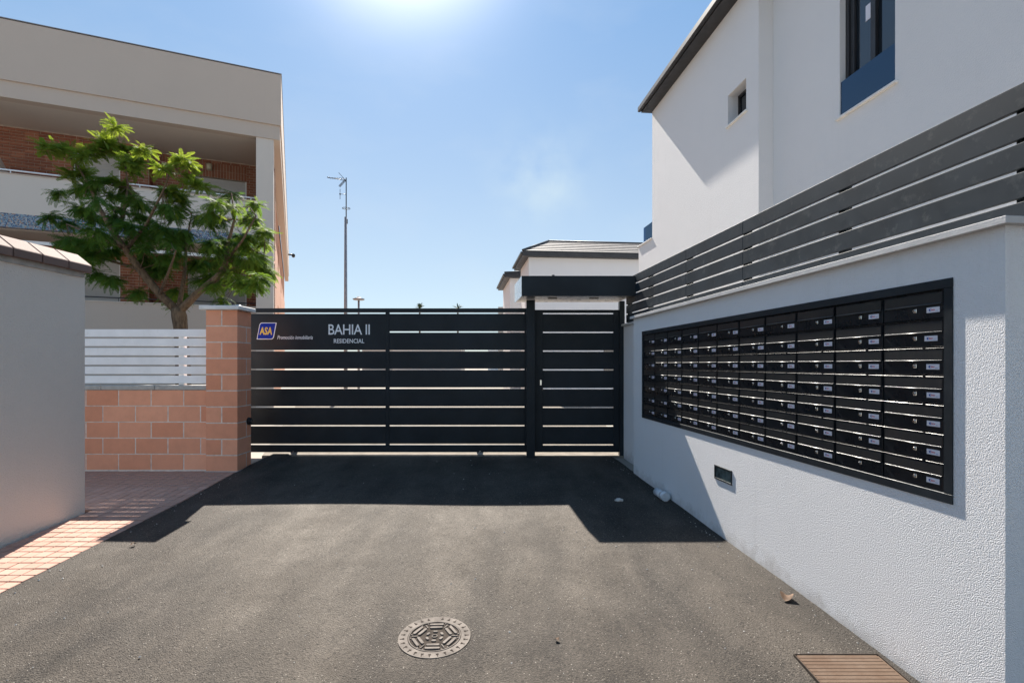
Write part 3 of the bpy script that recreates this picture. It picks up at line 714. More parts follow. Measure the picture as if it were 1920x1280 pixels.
for i in range(26):
    o = place('coping_tile', me_t, Vector((random.uniform(-.002,.002), Yj-i*.2605, random.uniform(-.002,.002)))-lw.location, lw)

# ================================================================== TREE
tree = thing('tree', 'young forked tree with feathery green leaves behind the white fence', 'tree', (-620*9.9/958, 9.9, GZ-.03))
TY = 9.9; F = TY/8.3
K = TY/958
def tp(p, q, dy=0): # tree frame from the measured outline at the tree's distance
    return Vector(((p-340)*K*(1+dy/8.3)-620*K*dy/8.3, dy*F, EYE+(683-q)*K*(1+dy/8.3)-tree.location.z))
tm = MB()
tm.tube([(.06,0,-.1),(.05,0,.6),(.03,0,1.3),tp(339,615),tp(336,592),tp(333,578)], [.16,.14,.13,.125,.13,.115], 16, wob=.05)
limbs = [
 ([tp(335,585),tp(300,552,.03),tp(262,505,.0),tp(236,468,-.05),tp(216,442,-.1),tp(192,400,-.15),tp(165,345,-.2),tp(140,300,-.2)], [.085,.072,.066,.060,.055,.035,.022,.012]),
 ([tp(335,585),tp(372,548,-.03),tp(415,513,-.05),tp(424,490,-.1),tp(427,460,-.1),tp(440,410,0),tp(434,362,.05)], [.08,.065,.058,.045,.035,.02,.01]),
 ([tp(216,442,-.1),tp(232,400,.1),tp(240,350,.2),tp(232,285,.1)], [.04,.03,.02,.01]),
 ([tp(235,470,0),tp(275,420,-.3),tp(305,360,-.4),tp(325,310,-.3)], [.035,.025,.018,.01]),
 ([tp(424,490,-.1),tp(455,450,-.3),tp(480,405,-.3),tp(468,388,-.3)], [.03,.02,.014,.008]),
 ([tp(415,513,0),tp(455,500,.3),tp(495,480,.4)], [.03,.02,.01]),
 ([tp(335,580,.0),tp(345,520,.4),tp(350,450,.6),tp(360,400,.6)], [.05,.035,.022,.01]),
 ([tp(262,505,0),tp(210,490,.4),tp(150,470,.6)], [.035,.022,.01]),
 ([tp(236,468,-.05),tp(180,440,-.4),tp(125,420,-.6)], [.03,.02,.01]),
 ([tp(300,552,0),tp(320,500,-.5),tp(330,470,-.9)], [.03,.02,.01]),
 ([tp(372,548,0),tp(400,540,.4),tp(440,535,.6)], [.03,.02,.01]),
]
tm.build('trunk', M['bark'], tree, recentre=False)
bmb = MB()
for pts, rs in limbs: bmb.tube(pts, rs, 10, wob=.04)
rt = random.Random(21)
clusters = [ # px, py, radius px, number of fronds, youth
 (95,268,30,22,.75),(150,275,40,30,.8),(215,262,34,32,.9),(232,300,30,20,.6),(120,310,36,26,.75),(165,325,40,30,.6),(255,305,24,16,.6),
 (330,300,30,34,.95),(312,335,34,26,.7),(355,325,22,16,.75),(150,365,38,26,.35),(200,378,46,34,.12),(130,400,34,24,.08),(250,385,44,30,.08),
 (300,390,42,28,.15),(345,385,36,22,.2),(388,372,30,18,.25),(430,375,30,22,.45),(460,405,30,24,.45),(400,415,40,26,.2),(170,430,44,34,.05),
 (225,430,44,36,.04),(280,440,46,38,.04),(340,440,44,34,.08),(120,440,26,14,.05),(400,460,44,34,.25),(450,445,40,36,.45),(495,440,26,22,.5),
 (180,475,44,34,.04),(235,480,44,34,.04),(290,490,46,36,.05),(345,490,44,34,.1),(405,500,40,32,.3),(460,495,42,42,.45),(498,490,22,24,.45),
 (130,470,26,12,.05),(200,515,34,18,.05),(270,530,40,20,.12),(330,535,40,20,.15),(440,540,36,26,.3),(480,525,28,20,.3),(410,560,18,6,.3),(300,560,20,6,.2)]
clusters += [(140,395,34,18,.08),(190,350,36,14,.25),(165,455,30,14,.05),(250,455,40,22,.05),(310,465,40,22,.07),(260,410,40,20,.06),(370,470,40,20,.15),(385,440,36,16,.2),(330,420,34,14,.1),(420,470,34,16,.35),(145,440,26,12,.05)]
fv, ff, fyoung = [], [], []
def frond(base, d, length, droop, pairs, lw_, ll, young):
    d = d.normalized(); up = Vector((0,0,1)); side = d.cross(up)
    if side.length < .1: side = Vector((1,0,0))
    side.normalize(); roll = Matrix.Rotation(rt.uniform(-.6,.6), 3, d); side = roll @ side
    P = base.copy(); cur = d.copy(); step = length/(pairs+1)
    prev = P.copy()
    for i in range(pairs+1):
        cur = (cur+Vector((0,0,-droop*step*3))).normalized(); P = P+cur*step
        # rachis
        w = .0022; n0 = len(fv); s2 = side*w
        fv.extend([prev-s2, prev+s2, P+s2, P-s2]); ff.append((n0,n0+1,n0+2,n0+3)); fyoung.append(young)
        prev = P.copy()
        if i == 0: continue
        nrm_ = side.cross(cur).normalized()
        taper = math.sin(math.pi*min(1,.18+.75*i/pairs))**.6
        for sg in (-1,1):
            ld = (side*sg*.92+cur*.38+nrm_*rt.uniform(-.25,.15)-up*.18).normalized()
            ls = ld.cross(nrm_).normalized()*(lw_*.5)
            l = ll*taper*rt.uniform(.85,1.1); n0 = len(fv)
            fv.extend([P, P+ld*l*.45+ls, P+ld*l, P+ld*l*.45-ls]); ff.append((n0,n0+1,n0+2,n0+3)); fyoung.append(young)
twig = []
for (cx0, cy0, rad, num, yg) in clusters:
    cx0 = min(cx0+8, 488) if cx0 > 440 else cx0+(22 if cx0 < 200 and yg > .3 else 10)
    cy0 += 14 if yg > .5 and cy0 < 350 else 4
    R = rad*K*.92; c0 = tp(cx0, cy0, rt.uniform(-.35,.35) if yg > .5 else (rt.uniform(.25,.9) if cy0 > 470 and cx0 < 430 else rt.uniform(-.5,.7)))
    nt_ = max(2, num//7)
    for t in range(nt_):
        tip = c0+Vector((rt.gauss(0,.5),rt.gauss(0,.7),rt.gauss(0,.42)))*R
        twig.append((tip, c0))
        for k in range(int(num*4.9/nt_)+1):
            ang = rt.uniform(0, 2*math.pi); el = rt.uniform(-.25,.95) if yg>.5 else rt.uniform(-.6,.6)
            d = Vector((math.cos(ang)*math.cos(el), math.sin(ang)*math.cos(el), math.sin(el)))
            off = Vector((rt.uniform(-1,1),rt.uniform(-1,1),rt.uniform(-1,1)))*.05
            ym = max(0, min(1, rt.gauss(yg,.18)))
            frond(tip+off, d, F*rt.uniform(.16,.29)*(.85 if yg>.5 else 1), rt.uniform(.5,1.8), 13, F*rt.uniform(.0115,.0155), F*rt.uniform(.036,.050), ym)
# twigs join the tips to the nearest limb point
nodes_ = [p for pts, _ in limbs for p in pts[2:]]
for tip, c0 in twig:
    nb = min(nodes_, key=lambda p: (p-tip).length)
    if (nb-tip).length < .75*F:
        mid_ = (nb+tip)/2+Vector((0,0,-.05)); bmb.tube([nb, mid_, tip], [.008,.005,.003], 5)
bmb.build('branches', M['bark'], tree, recentre=False)
me = bpy.data.meshes.new('crown'); me.from_pydata([tuple(v) for v in fv], [], ff); me.materials.append(M['leaf'])
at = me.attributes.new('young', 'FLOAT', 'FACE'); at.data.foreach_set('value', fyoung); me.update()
place('crown', me, (0,0,0), tree)

# ================================================================== APARTMENT BUILDING (left)
AX, AY = -6.63, 14.6
ab = thing('apartment_building', 'beige and brick apartment building with loggias behind the tree', 'building', (AX, AY, GZ), math.atan2(.3932,.9194))
Z = lambda rel: EYE+rel-GZ      # heights measured from eye level
# local: -x to the left along the facade, +y into the building
def ap(mb, name, mats, rec=True): return mb.build(name, mats, ab, rec)
LEFT = -11.0; DEPTH = 27.0
m_ = MB(); m_.box(LEFT, 0, 0, .25, Z(6.40), Z(8.262)); m_.box(-.25, -.001, .251, DEPTH, Z(6.401), Z(8.262)); ap(m_, 'parapet', M['beige'], False)
m_ = MB(); m_.box(LEFT, .03, -.045, .0, Z(6.80), Z(8.24)); m_.box(.0005, .03, .0005, DEPTH, Z(6.80), Z(8.24)); ap(m_, 'parapet_band', M['beige'], False)
ap(MB().box(LEFT, .045, -.06, .3, Z(8.263), Z(8.277)).box(-.3,.045,.3005,DEPTH,Z(8.2632),Z(8.2772)), 'coping', M['pole'], False)
ap(MB().box(LEFT, -.251, .251, 10, Z(6.42), Z(6.70)), 'ceiling_slab', M['beige_light'], False)
ap(MB().box(-.614, -.165, .03, .45, Z(-1.4), Z(6.399)), 'column', M['beige_light'])
def storey(top, low):  # a loggia: balcony wall, slab
    pass
m_ = MB(); m_.box(LEFT, -.615, .05, .22, Z(3.64), Z(4.59)); ap(m_, 'balcony_wall', M['beige_light'], False)
ap(MB().box(LEFT, -.615, .03, .24, Z(4.5905), Z(4.61)), 'balcony_coping', M['beige'], False)
ap(MB().box(LEFT, -.615, .045, .219, Z(3.30), Z(3.6395)), 'mosaic_band', M['mosaic'], False)
ap(MB().box(LEFT, -.615, .22, 3.0, Z(3.28), Z(3.50)), 'floor_slab', M['beige'], False)
ap(MB().box(LEFT, -.615, .30, .36, Z(2.98), Z(3.06)), 'awning_box', M['white_metal'], False)
m_ = MB(); m_.box(LEFT, -.615, .05, .22, Z(-1.4), Z(1.60)); ap(m_, 'balcony_wall', M['beige'], False)
ap(MB().box(LEFT, -.615, .03, .24, Z(1.6005), Z(1.62)), 'balcony_coping', M['beige_light'], False)
m_ = MB(); m_.cyl((LEFT,.13,Z(4.70)),(-.62,.13,Z(4.70)), .020, seg=10)
for xx in range(8): m_.cyl((-.75-xx*1.3,.13,Z(4.61)),(-.75-xx*1.3,.13,Z(4.70)), .012, seg=8)
ap(m_, 'handrail', M['white_metal'])
m_ = MB(); m_.cyl((LEFT,.13,Z(1.72)),(-.62,.13,Z(1.72)), .014, seg=10)
for xx in range(8): m_.cyl((-1.2-xx*1.3,.13,Z(1.62)),(-1.2-xx*1.3,.13,Z(1.72)), .010, seg=8)
ap(m_, 'handrail', M['dark_trim'])
# back walls of the loggias: brick with roller shutters, left part nearer than the right part
def ux(pxl, d):      # local x on the plane d behind the facade seen at photo column pxl
    k = (pxl-960)/958; CX, CY = AX-.3932*d, AY+.9194*d
    return -((k*CY-CX)/(-.9194+.3932*k)) * 1.0
step = ux(278, 1.95)
dL, dR = 1.95, 2.40
bricks = []
BW, BH, BP, BPZ = .248, .068, .262, .0815
def field(x0, x1, z0, z1, d, holes, off=0.0, soldiers=()):
    row = 0; z = z1-BPZ
    while z > z0-BPZ*.5:
        x = x0-(row%2)*BP/2
        while x < x1:
            a, b = max(x, x0), min(x+BW, x1); zz0, zz1 = z, z+BH
            cut = [(a,b)]
            for (h0,h1,g0,g1) in list(holes)+list(soldiers):
                if zz1 > g0+.01 and zz0 < g1-.01:
                    nc = []
                    for (p,q_) in cut:
                        if q_ <= h0 or p >= h1: nc.append((p,q_)); continue
                        if p < h0: nc.append((p,h0-.006))
                        if q_ > h1: nc.append((h1+.006,q_))
                    cut = nc
            for (p,q_) in cut:
                if q_-p > .03: bricks.append((p,q_,zz0,zz1,d))
            x += BP
        z -= BPZ; row += 1
    for (h0,h1,g0,g1) in soldiers:
        x = h0
        nr = 2 if g1-g0 > .3 else 1; hgt = (g1-g0)/nr
        while x < h1-.03:
            for r_ in range(nr): bricks.append((x, min(x+.068,h1), g0+r_*hgt+.005, g0+(r_+1)*hgt-.006, d))
            x += .0815
RIGHT = -.20
wins = []
for base in (0.0, -2.97):
    zt_, zb_ = 6.40+base if base == 0 else 3.28, 3.5+base if base == 0 else .6
    hl = (ux(137,dL), ux(225,dL), Z(3.9+base), Z(5.98+base)); hr = (ux(352,dR), ux(462,dR), Z(3.9+base), Z(5.86+base))
    hl0 = (LEFT+1.2, LEFT+3.0, Z(3.9+base), Z(5.98+base))
    field(LEFT, step, Z(zb_+.35), Z(zt_)-.003, dL, [hl,hl0], soldiers=[(hl[0]-.1,hl[1]+.1,hl[3],hl[3]+.26)])
    field(step, RIGHT, Z(zb_+.35), Z(zt_)-.003, dR, [hr], soldiers=[(hr[0]-.9,hr[1]+.0,hr[3],hr[3]+.46 if base==0 else hr[3]+.40)])
    m_ = MB(); wall_grid(m_, LEFT, step, Z(zb_-.1), Z(zt_+.02), [hl,hl0], .2, y=dL+.012)
    wall_grid(m_, step-.001, RIGHT, Z(zb_-.1), Z(zt_+.02), [hr], .2, y=dR+.012); ap(m_, 'brick_wall', M['brick_mortar'], False)
    walls_parent = None
    for h in (hl, hl0, hr):
        d = dR if h is hr else dL
        w = ap(MB().box(h[0]+.002, h[1]-.002, d+.12, d+.14, h[2], h[3]), 'window', M['shutter'])
        s_ = MB(); zz = h[2]+.01
        while zz < h[3]-.05:
            s_.box(h[0]+.03, h[1]-.03, d+.095, d+.1195, zz, zz+.042); zz += .048
        o = s_.build('roller_shutter', M['shutter'], None); o.parent = w; o.location = o.location-w.location
        s_ = MB(); s_.box(h[0]+.003, h[0]+.03, d+.06, d+.118, h[2], h[3]); s_.box(h[1]-.03, h[1]-.003, d+.06, d+.118, h[2], h[3])
        o = s_.build('guide_rail', M['white_metal'], None); o.parent = w; o.location = o.location-w.location
# the step between the two back walls
ap(MB().box(step+.0, step+.012, dL+.02, dR+.011, Z(-.3), Z(6.4)), 'wall_return', M['brick_mortar'], False)
for lvl in (3.55, .65):
    z = Z(lvl); row = 0; zt_ = Z(6.39 if lvl > 1 else 3.27)
    while z < zt_-.07:
        bricks.append((None, step+.020, z, z+BH, (dL, dR))); z += BPZ
ub = MB(); ub.box(-.5,.5,-.5,.5,-.5,.5); ub_me,_ = ub.mesh('brick', M['brick'])
def vis(b):   # the upper loggia shows largest, then the right end of the lower one
    p, q_, z0, z1, d = b
    return (0 if z0 > Z(4.55) else 1, -(q_))
vb = [b for b in bricks if b[0] is not None]; vb.sort(key=vis)
bwp = [o for o in ab.children if o.name.startswith('brick_wall')]
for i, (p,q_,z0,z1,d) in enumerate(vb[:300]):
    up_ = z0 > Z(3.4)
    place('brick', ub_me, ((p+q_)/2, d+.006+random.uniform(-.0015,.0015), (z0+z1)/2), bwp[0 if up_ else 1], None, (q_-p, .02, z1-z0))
restb = MB()
for (p,q_,z0,z1,d) in vb[300:]: restb.box(p,q_,d-.004,d+.0125,z0,z1)
for b in bricks:
    if b[0] is None:
        d0, d1 = b[4]; yv = d0+.02
        while yv < d1-.02: restb.box(b[1]-.008, b[1]+.004, yv, min(yv+.118,d1), b[2], b[3]); yv += .131
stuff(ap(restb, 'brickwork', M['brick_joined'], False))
# partition at the left of the loggia, with a chamfered top
xp = ux(6, 1.0)
m_ = MB(); prof = [(.25,Z(3.5)),(.25,Z(6.39)),(.35,Z(6.39)),(1.0,Z(5.75)),(1.94,Z(5.2)),(1.94,Z(3.5))]
m_.profile_x([(y_,z_) for y_,z_ in prof], ux(22,1.9)-.25, ux(22,1.9)-.1); ap(m_, 'partition', M['beige_light'], False)
# wall lamp on the brick
xl_ = ux(393, dR); m_ = MB(); m_.cyl((xl_,dR-.07,Z(6.06)),(xl_,dR-.07,Z(6.24)), .075, .085, 14); m_.box(xl_-.05,xl_+.05,dR-.03,dR-.001,Z(6.05),Z(6.25)); ap(m_, 'wall_lamp', M['lamp_white'])
# right flank
m_ = MB(); wall_grid(m_, 0, DEPTH, Z(-1.6), Z(6.39), [(3,4.2,Z(4.1),Z(5.6)),(9,10.2,Z(4.1),Z(5.6)),(15,16.2,Z(4.1),Z(5.6)),(3,4.2,Z(1.2),Z(2.7)),(9,10.2,Z(1.2),Z(2.7)),(15,16.2,Z(1.2),Z(2.7))], .2)
m_.v = [(-.30-y_, x_+.46, z_) for x_, y_, z_ in m_.v]; ap(m_, 'side_wall', M['terracotta'], False)
fb = MB()
for k in range(int((Z(6.38)-Z(-.6))/BPZ)):
    z = Z(-.6)+k*BPZ
    for j in range(3): fb.box(-.302, -.290, .462+j*BP-(k%2)*.0, .462+j*BP+BW, z, z+BH)
stuff(ap(fb, 'corner_brickwork', M['brick_joined'], False))
for y_ in (3,9,15):
    for lv in (4.1,1.2):
        w = ap(MB().box(-.46,-.44,y_+.46,y_+1.66,Z(lv),Z(lv+1.5)), 'window', M['shutter'])
        o = MB().box(-.37,-.33,y_+.44,y_+1.68,Z(lv)-.05,Z(lv)-.001).build('sill', M['white_metal'], None); o.parent = w; o.location = o.location-w.location
ap(MB().box(-9,-.56,10,DEPTH+.3,Z(-1.6),Z(6.4)), 'rear_wall', M['beige'], False)
ap(MB().box(LEFT,-.3,10.001,DEPTH,Z(6.5),Z(6.8)), 'roof', M['concrete'], False)
ap(MB().box(-4,-.35,DEPTH+.31,DEPTH+6,Z(-1.6),Z(5.4)), 'rear_annex', M['terracotta'], False)
m_ = MB(); m_.cyl((.05,18,Z(6.7)),(.35,18.,Z(6.7)), .05, seg=8); m_.cyl((.35,17.85,Z(6.65)),(.35,18.15,Z(6.65)), .10, seg=8); ap(m_, 'floodlight', M['dark_trim'])

# ================================================================== HOUSE 1 (right)
HQ = .1023; hd = Vector((HQ,-1,0)).normalized(); HR = math.atan2(hd.y, hd.x)
h1 = thing('white_house', 'large white rendered house with dark eaves rising behind the slat fence', 'house', (4.446-HQ*11.8, 11.8, GZ), HR)
hz = lambda rel: EYE+rel-GZ
hn = math.sqrt(1+HQ*HQ)
def hx(y): return (11.8-y)*hn
def hp(mb, name, mats, rec=True): return mb.build(name, mats, h1, rec)
wa = (hx(8.47), hx(7.93), hz(3.94), hz(4.447))
m_ = MB(); wall_grid(m_, 0, hx(7.6), -.6, hz(5.82), [wa], .24); hp(m_, 'wall', M['house_render'], False)
wb = (hx(6.26), hx(5.46), hz(3.03), hz(5.2))
m_ = MB(); wall_grid(m_, hx(7.6)+.001, hx(-2), -.6, hz(5.82), [wb], .16, y=.225); hp(m_, 'wall', M['house_render'], False)
hp(MB().box(.0, .2, .241, 6, -.6, hz(5.82)), 'wall', M['house_render'], False)
# eaves, gutter and roof
OV = .24
hp(MB().box(-.06, hx(-2), -OV, .6, hz(5.821), hz(5.90)), 'soffit', M['dark_trim'], False)
hp(MB().cbox(-.10, hx(-2), -OV-.075, -OV-.0005, hz(5.845), hz(5.96), .012), 'gutter', M['dark_trim'], False)
m_ = MB(); m_.cyl((-.10,-OV+.01,hz(5.985)),(-.02,-OV+.01,hz(5.985)), .05, seg=10); hp(m_, 'ridge_end_tile', M['roof'], False)
rf = MB()
nrow = 14
for i in range(nrow):
    y0, y1 = -OV-.03+i*.30, -OV-.03+(i+1)*.30+.03; z0, z1 = hz(5.965)+i*.13, hz(5.965)+(i+1)*.13
    x0 = -.08+i*.0
    rf.add([(x0,y0,z0),(hx(-2),y0,z0),(hx(-2),y1,z1),(x0,y1,z1),(x0,y0,z0-.03),(hx(-2),y0,z0-.03),(hx(-2),y1,z1-.03),(x0,y1,z1-.03)],
           [(0,1,2,3),(7,6,5,4),(4,5,1,0),(5,6,2,1),(6,7,3,2),(7,4,0,3)])
hp(rf, 'roof', M['roof'], False)
# small window
sw = hp(MB().box(wa[0]+.001, wa[1]-.001, .20, .215, wa[2]+.001, wa[3]-.001), 'window', M['black_glass'])
s_ = MB()
for (a0_,a1_,b0_,b1_) in ((wa[0]+.001,wa[1]-.001,wa[2]+.001,wa[2]+.04),(wa[0]+.001,wa[1]-.001,wa[3]-.04,wa[3]-.001),(wa[0]+.001,wa[0]+.04,wa[2]+.0405,wa[3]-.0405),(wa[1]-.04,wa[1]-.001,wa[2]+.0405,wa[3]-.0405)):
    s_.box(a0_,a1_,.175,.1995,b0_,b1_)
o = s_.build('frame', M['dark_trim'], None); o.parent = sw; o.location = o.location-sw.location
o = MB().cbox(wa[0]-.04, wa[1]+.04, -.035, .17, wa[2]-.027, wa[2]-.0005, .003).build('sill', M['stone_cap'], None); o.parent = sw; o.location = o.location-sw.location
# tall window with glass guard
YW = .225
bwn = hp(MB().box(wb[0]+.001, wb[1]-.001, YW+.135, YW+.15, wb[2]+.001, wb[3]-.001), 'window', M['black_glass'])
s_ = MB()
for (a0_,a1_,b0_,b1_,d0,d1) in ((wb[0]+.001,wb[0]+.05,wb[2],wb[3]-.001,.075,.134),(wb[1]-.05,wb[1]-.001,wb[2],wb[3]-.001,.075,.134),
    ((wb[0]+wb[1])/2-.035,(wb[0]+wb[1])/2+.035,wb[2],wb[3]-.001,.09,.134),(wb[0]+.0505,wb[1]-.0505,wb[2],wb[2]+.06,.08,.134),
    (wb[0]+.0505,wb[0]+.11,wb[2]+.0605,wb[3]-.001,.1,.134),(wb[0]+.001,wb[1]-.001,wb[3]-.55,wb[3]-.5,.03,.074)):
    s_.cbox(a0_,a1_,YW+d0,YW+d1,b0_,b1_,.003)
o = s_.build('frame', M['dark_trim'], None); o.parent = bwn; o.location = o.location-bwn.location
s_ = MB(); s_.box((wb[0]+wb[1])/2-.15,(wb[0]+wb[1])/2-.06,YW+.130,YW+.1345,wb[2]+1.02,wb[2]+1.20); o = s_.build('sticker', M['label_white'], None); o.parent = bwn; o.location = o.location-bwn.location
s_ = MB(); s_.cbox(wb[0]-.045, wb[1]+.04, YW-.04, YW+.073, wb[2]-.028, wb[2]-.0006, .003); o = s_.build('sill', M['stone_cap'], None); o.parent = bwn; o.location = o.location-bwn.location
s_ = MB(); s_.box(wb[0]+.004, wb[1]-.004, YW+.012, YW+.024, wb[2]+.002, wb[2]+.43); o = s_.build('glass_guard', M['glass'], None); o.parent = bwn; o.location = o.location-bwn.location
s_ = MB(); s_.box(wb[0]+.002, wb[0]+.03, YW+.025, YW+.05, wb[2]+.002, wb[2]+.43); s_.box(wb[1]-.03, wb[1]-.002, YW+.025, YW+.05, wb[2]+.002, wb[2]+.43); o = s_.build('guard_clamp', M['dark_trim'], None); o.parent = bwn; o.location = o.location-bwn.location
# terrace at the far end
hp(MB().box(-.9, -.001, .0, .2, -.6, hz(2.90)).box(-.9,-.7,.2005,3,-.6,hz(2.90)), 'terrace_wall', M['house_render'], False)
hp(MB().cbox(-.93, -.002, -.03, .23, hz(2.9005), hz(2.925), .003).cbox(-.93,-.67,.2305,3,hz(2.9005),hz(2.925),.003), 'terrace_coping', M['stone_cap'], False)
hp(MB().box(-.80, -.003, .09, .102, hz(2.926), hz(3.36)).box(-.80,-.788,.1025,2.9,hz(2.926),hz(3.36)), 'glass_guard', M['glass'], False)

# ================================================================== HOUSES 2, 3 beyond
def far_house(name, label, x0, y0, w, dpt, ze, zr, hipx, group):
    t = thing('white_house', label, 'house', (x0, y0, GZ), -HQ*0+math.atan(HQ), group)
    z0 = EYE+ze-GZ; zr_ = EYE+zr-GZ
    m_ = MB(); wall_grid(m_, 0, w, -.3, z0, [(w*.35,w*.35+1.2,1.0,2.2)], .25)
    m_.box(0,.25,.251,dpt,-.3,z0); m_.box(w-.25,w,.251,dpt,-.3,z0); m_.box(.251,w-.251,dpt-.25,dpt,-.3,z0)
    m_.build('wall', M['house_render'], t, False)
    wi = MB().box(w*.35,w*.35+1.2,.15,.17,1.0,2.2).build('window', M['black_glass'], t)
    s_ = MB(); s_.box(w*.35,w*.35+.05,.10,.149,1.0,2.2); s_.box(w*.35+1.15,w*.35+1.2,.10,.149,1.0,2.2); s_.box(w*.35+.575,w*.35+.625,.10,.149,1.0,2.2)
    o = s_.build('frame', M['dark_trim'], None); o.parent = wi; o.location = o.location-wi.location
    ov = .28
    m_ = MB(); m_.box(-ov, w, -ov, dpt+ov, z0+.001, z0+.19); m_.build('eaves', M['dark_trim'], t, False)
    # stepped tile courses on the front and left slopes of a hipped roof
    m_ = MB(); n = 6; run = dpt/2+ov; zb_ = z0+.195; zt2 = zr_
    for i in range(n):
        a, b = i/n, (i+1)/n
        ya, yb_ = -ov+run*a, -ov+run*b; xa, xb = -ov+hipx*a, -ov+hipx*b; za, zc = zb_+(zt2-zb_)*a+.03, zb_+(zt2-zb_)*b
        m_.add([(xa,ya,za),(w,ya,za),(w,yb_,zc),(xb,yb_,zc)], [(0,1,2,3)], 0); m_.add([(xa,ya,za),(w,ya,za),(w,ya,za-.045),(xa,ya,za-.045)], [(3,2,1,0)], 1)
        yA, yB = dpt+ov-run*a, dpt+ov-run*b
        m_.add([(xa,ya,za),(xb,yb_,zc),(xb,yB,zc),(xa,yA,za)], [(0,1,2,3)], 0); m_.add([(xa,ya,za),(xa,yA,za),(xa,yA,za-.045),(xa,ya,za-.045)], [(0,1,2,3)], 1)
        m_.add([(xa,yA,za),(xb,yB,zc),(w,yB,zc),(w,yA,za)], [(0,1,2,3)], 0)
    m_.build('roof', [M['roof'], M['dark_trim']], t, False)
    m_ = MB(); m_.cyl((-ov,-ov,zb_+.03),(-ov+hipx,-ov+run,zt2+.03), .05, seg=8); m_.cyl((-ov+hipx,-ov+run,zt2+.02),(w,-ov+run,zt2+.02), .05, seg=8); m_.build('ridge_tiles', M['dark_trim'], t, False)
    m_ = MB(); m_.cbox(-ov-.09, -ov-.001, -ov, dpt+ov, z0+.08, z0+.17, .01); m_.build('gutter', M['dark_trim'], t, False)
    return t
far_house('h2', 'white house with a grey hipped roof seen above the canopy', .69, 21.0, 9.0, 2.8, 4.40, 5.40, 1.35, 'white houses in a row behind the gate')
far_house('h3', 'farthest white house, only its narrow end showing left of the canopy', -.10, 25.5, 6.0, 4.0, 4.30, 5.05, 2.2, 'white houses in a row behind the gate')
# low parapet beside the far house and other distant things glimpsed through the gate
tag(MB().box(-1.2,-.2,44,46,GZ-.1,EYE+4.95).build('distant_building', M['grey_stone']), 'flat grey block just showing above the gate beside the far white house', 'building')
for (X,Y,w,h,mt,lb_) in ((-14,60,8,3.6,'beige_light','low sand coloured building far behind the gate, seen through the slats'),(-22,75,7,4.2,'beige','low beige building far behind the left end of the gate'),(-4,85,9,3.8,'house_render','low white building far behind the gate centre')):
    t = thing('distant_building', lb_, 'building', (X, Y, GZ))
    m_ = MB(); hs = [(k*2+.6, k*2+1.6, 1.2, 2.4) for k in range(int(w/2))]
    wall_grid(m_, 0, w, -.2, h, hs, 5); m_.build('wall', M[mt], t, False)
    for q4 in hs: MB().box(q4[0],q4[1],.2,.25,q4[2],q4[3]).build('window', M['black_glass'], t)
# antenna mast
am = thing('antenna_mast', 'tall grey mast carrying a television aerial against the sky', 'antenna', (-6.51, 20, GZ))
zz_ = lambda rel: EYE+rel-GZ
m_ = MB(); m_.cyl((0,0,-.1),(0,0,zz_(5.76)), .075, .05, 14); m_.build('pole', M['pole'], am, False)
m_ = MB(); m_.cyl((.02,0,zz_(5.5)),(.02,0,zz_(7.30)), .022, .02, 8); m_.cyl((.06,0,zz_(5.5)),(.06,0,zz_(5.68)),.02,seg=8); m_.build('mast_tube', M['dark_trim'], am, False)
ya = MB(); zA = zz_(7.22)
ya.cyl((.02,0,zA),(-.62,-.1,zA+.05), .010, seg=6); ya.cyl((.02,0,zA-.05),(-.62,-.1,zA+.05), .008, seg=6)
for k in range(9):
    x = -.60+k*.065; ya.cyl((x,-.1-.05,zA+.03),(x,-.1+.16,zA+.05), .007, seg=5)
for sg in (1,-1):
    for k in range(4): ya.cyl((-.02,-.05+k*.05,zA),(-.26,-.05+k*.05,zA+sg*.26), .008, seg=5)
ya.cyl((-.6,-.1,zA+.05),(-.68,-.12,zA+.055), .022, seg=8)
ya.build('aerial', M['dark_trim'], am, False)
m_ = MB(); m_.cyl((.02,0,zz_(6.65)),(-.22,0,zz_(6.66)), .010, seg=6); m_.cyl((-.22,0,zz_(6.46)),(-.22,0,zz_(6.86)), .010, seg=6); m_.cyl((-.24,0,zz_(6.66)),(-.20,0,zz_(6.66)), .03, seg=8); m_.build('dipole', M['dark_trim'], am, False)
m_ = MB()
R_ = .15
for k in range(16):
    t0_, t1_ = k/16*2*math.pi, (k+1)/16*2*math.pi
    m_.cyl((.02+R_*math.cos(t0_),R_*math.sin(t0_),zz_(6.10)),(.02+R_*math.cos(t1_),R_*math.sin(t1_),zz_(6.10)), .009, seg=5)
m_.cyl((.02-R_,0,zz_(6.10)),(.02+R_,0,zz_(6.10)), .010, seg=5); m_.build('loop_aerial', M['dark_trim'], am, False)
# street lamp
sl = thing('street_lamp', 'street lamp with a flat round head beyond the gate', 'street lamp', (-7.2, 24, GZ))
m_ = MB(); m_.cyl((0,0,-.1),(0,0,zz_(3.0)), .06,.045, 12); m_.build('pole', M['pole'], sl, False)
m_ = MB(); m_.cyl((0,0,zz_(3.02)),(0,0,zz_(3.07)), .24,.28, 24); m_.cyl((0,0,zz_(3.07)),(0,0,zz_(3.13)), .28,.10, 24); m_.cyl((0,0,zz_(3.13)),(0,0,zz_(3.17)), .09,.07, 16); m_.build('lamp_head', M['pole'], sl, False)
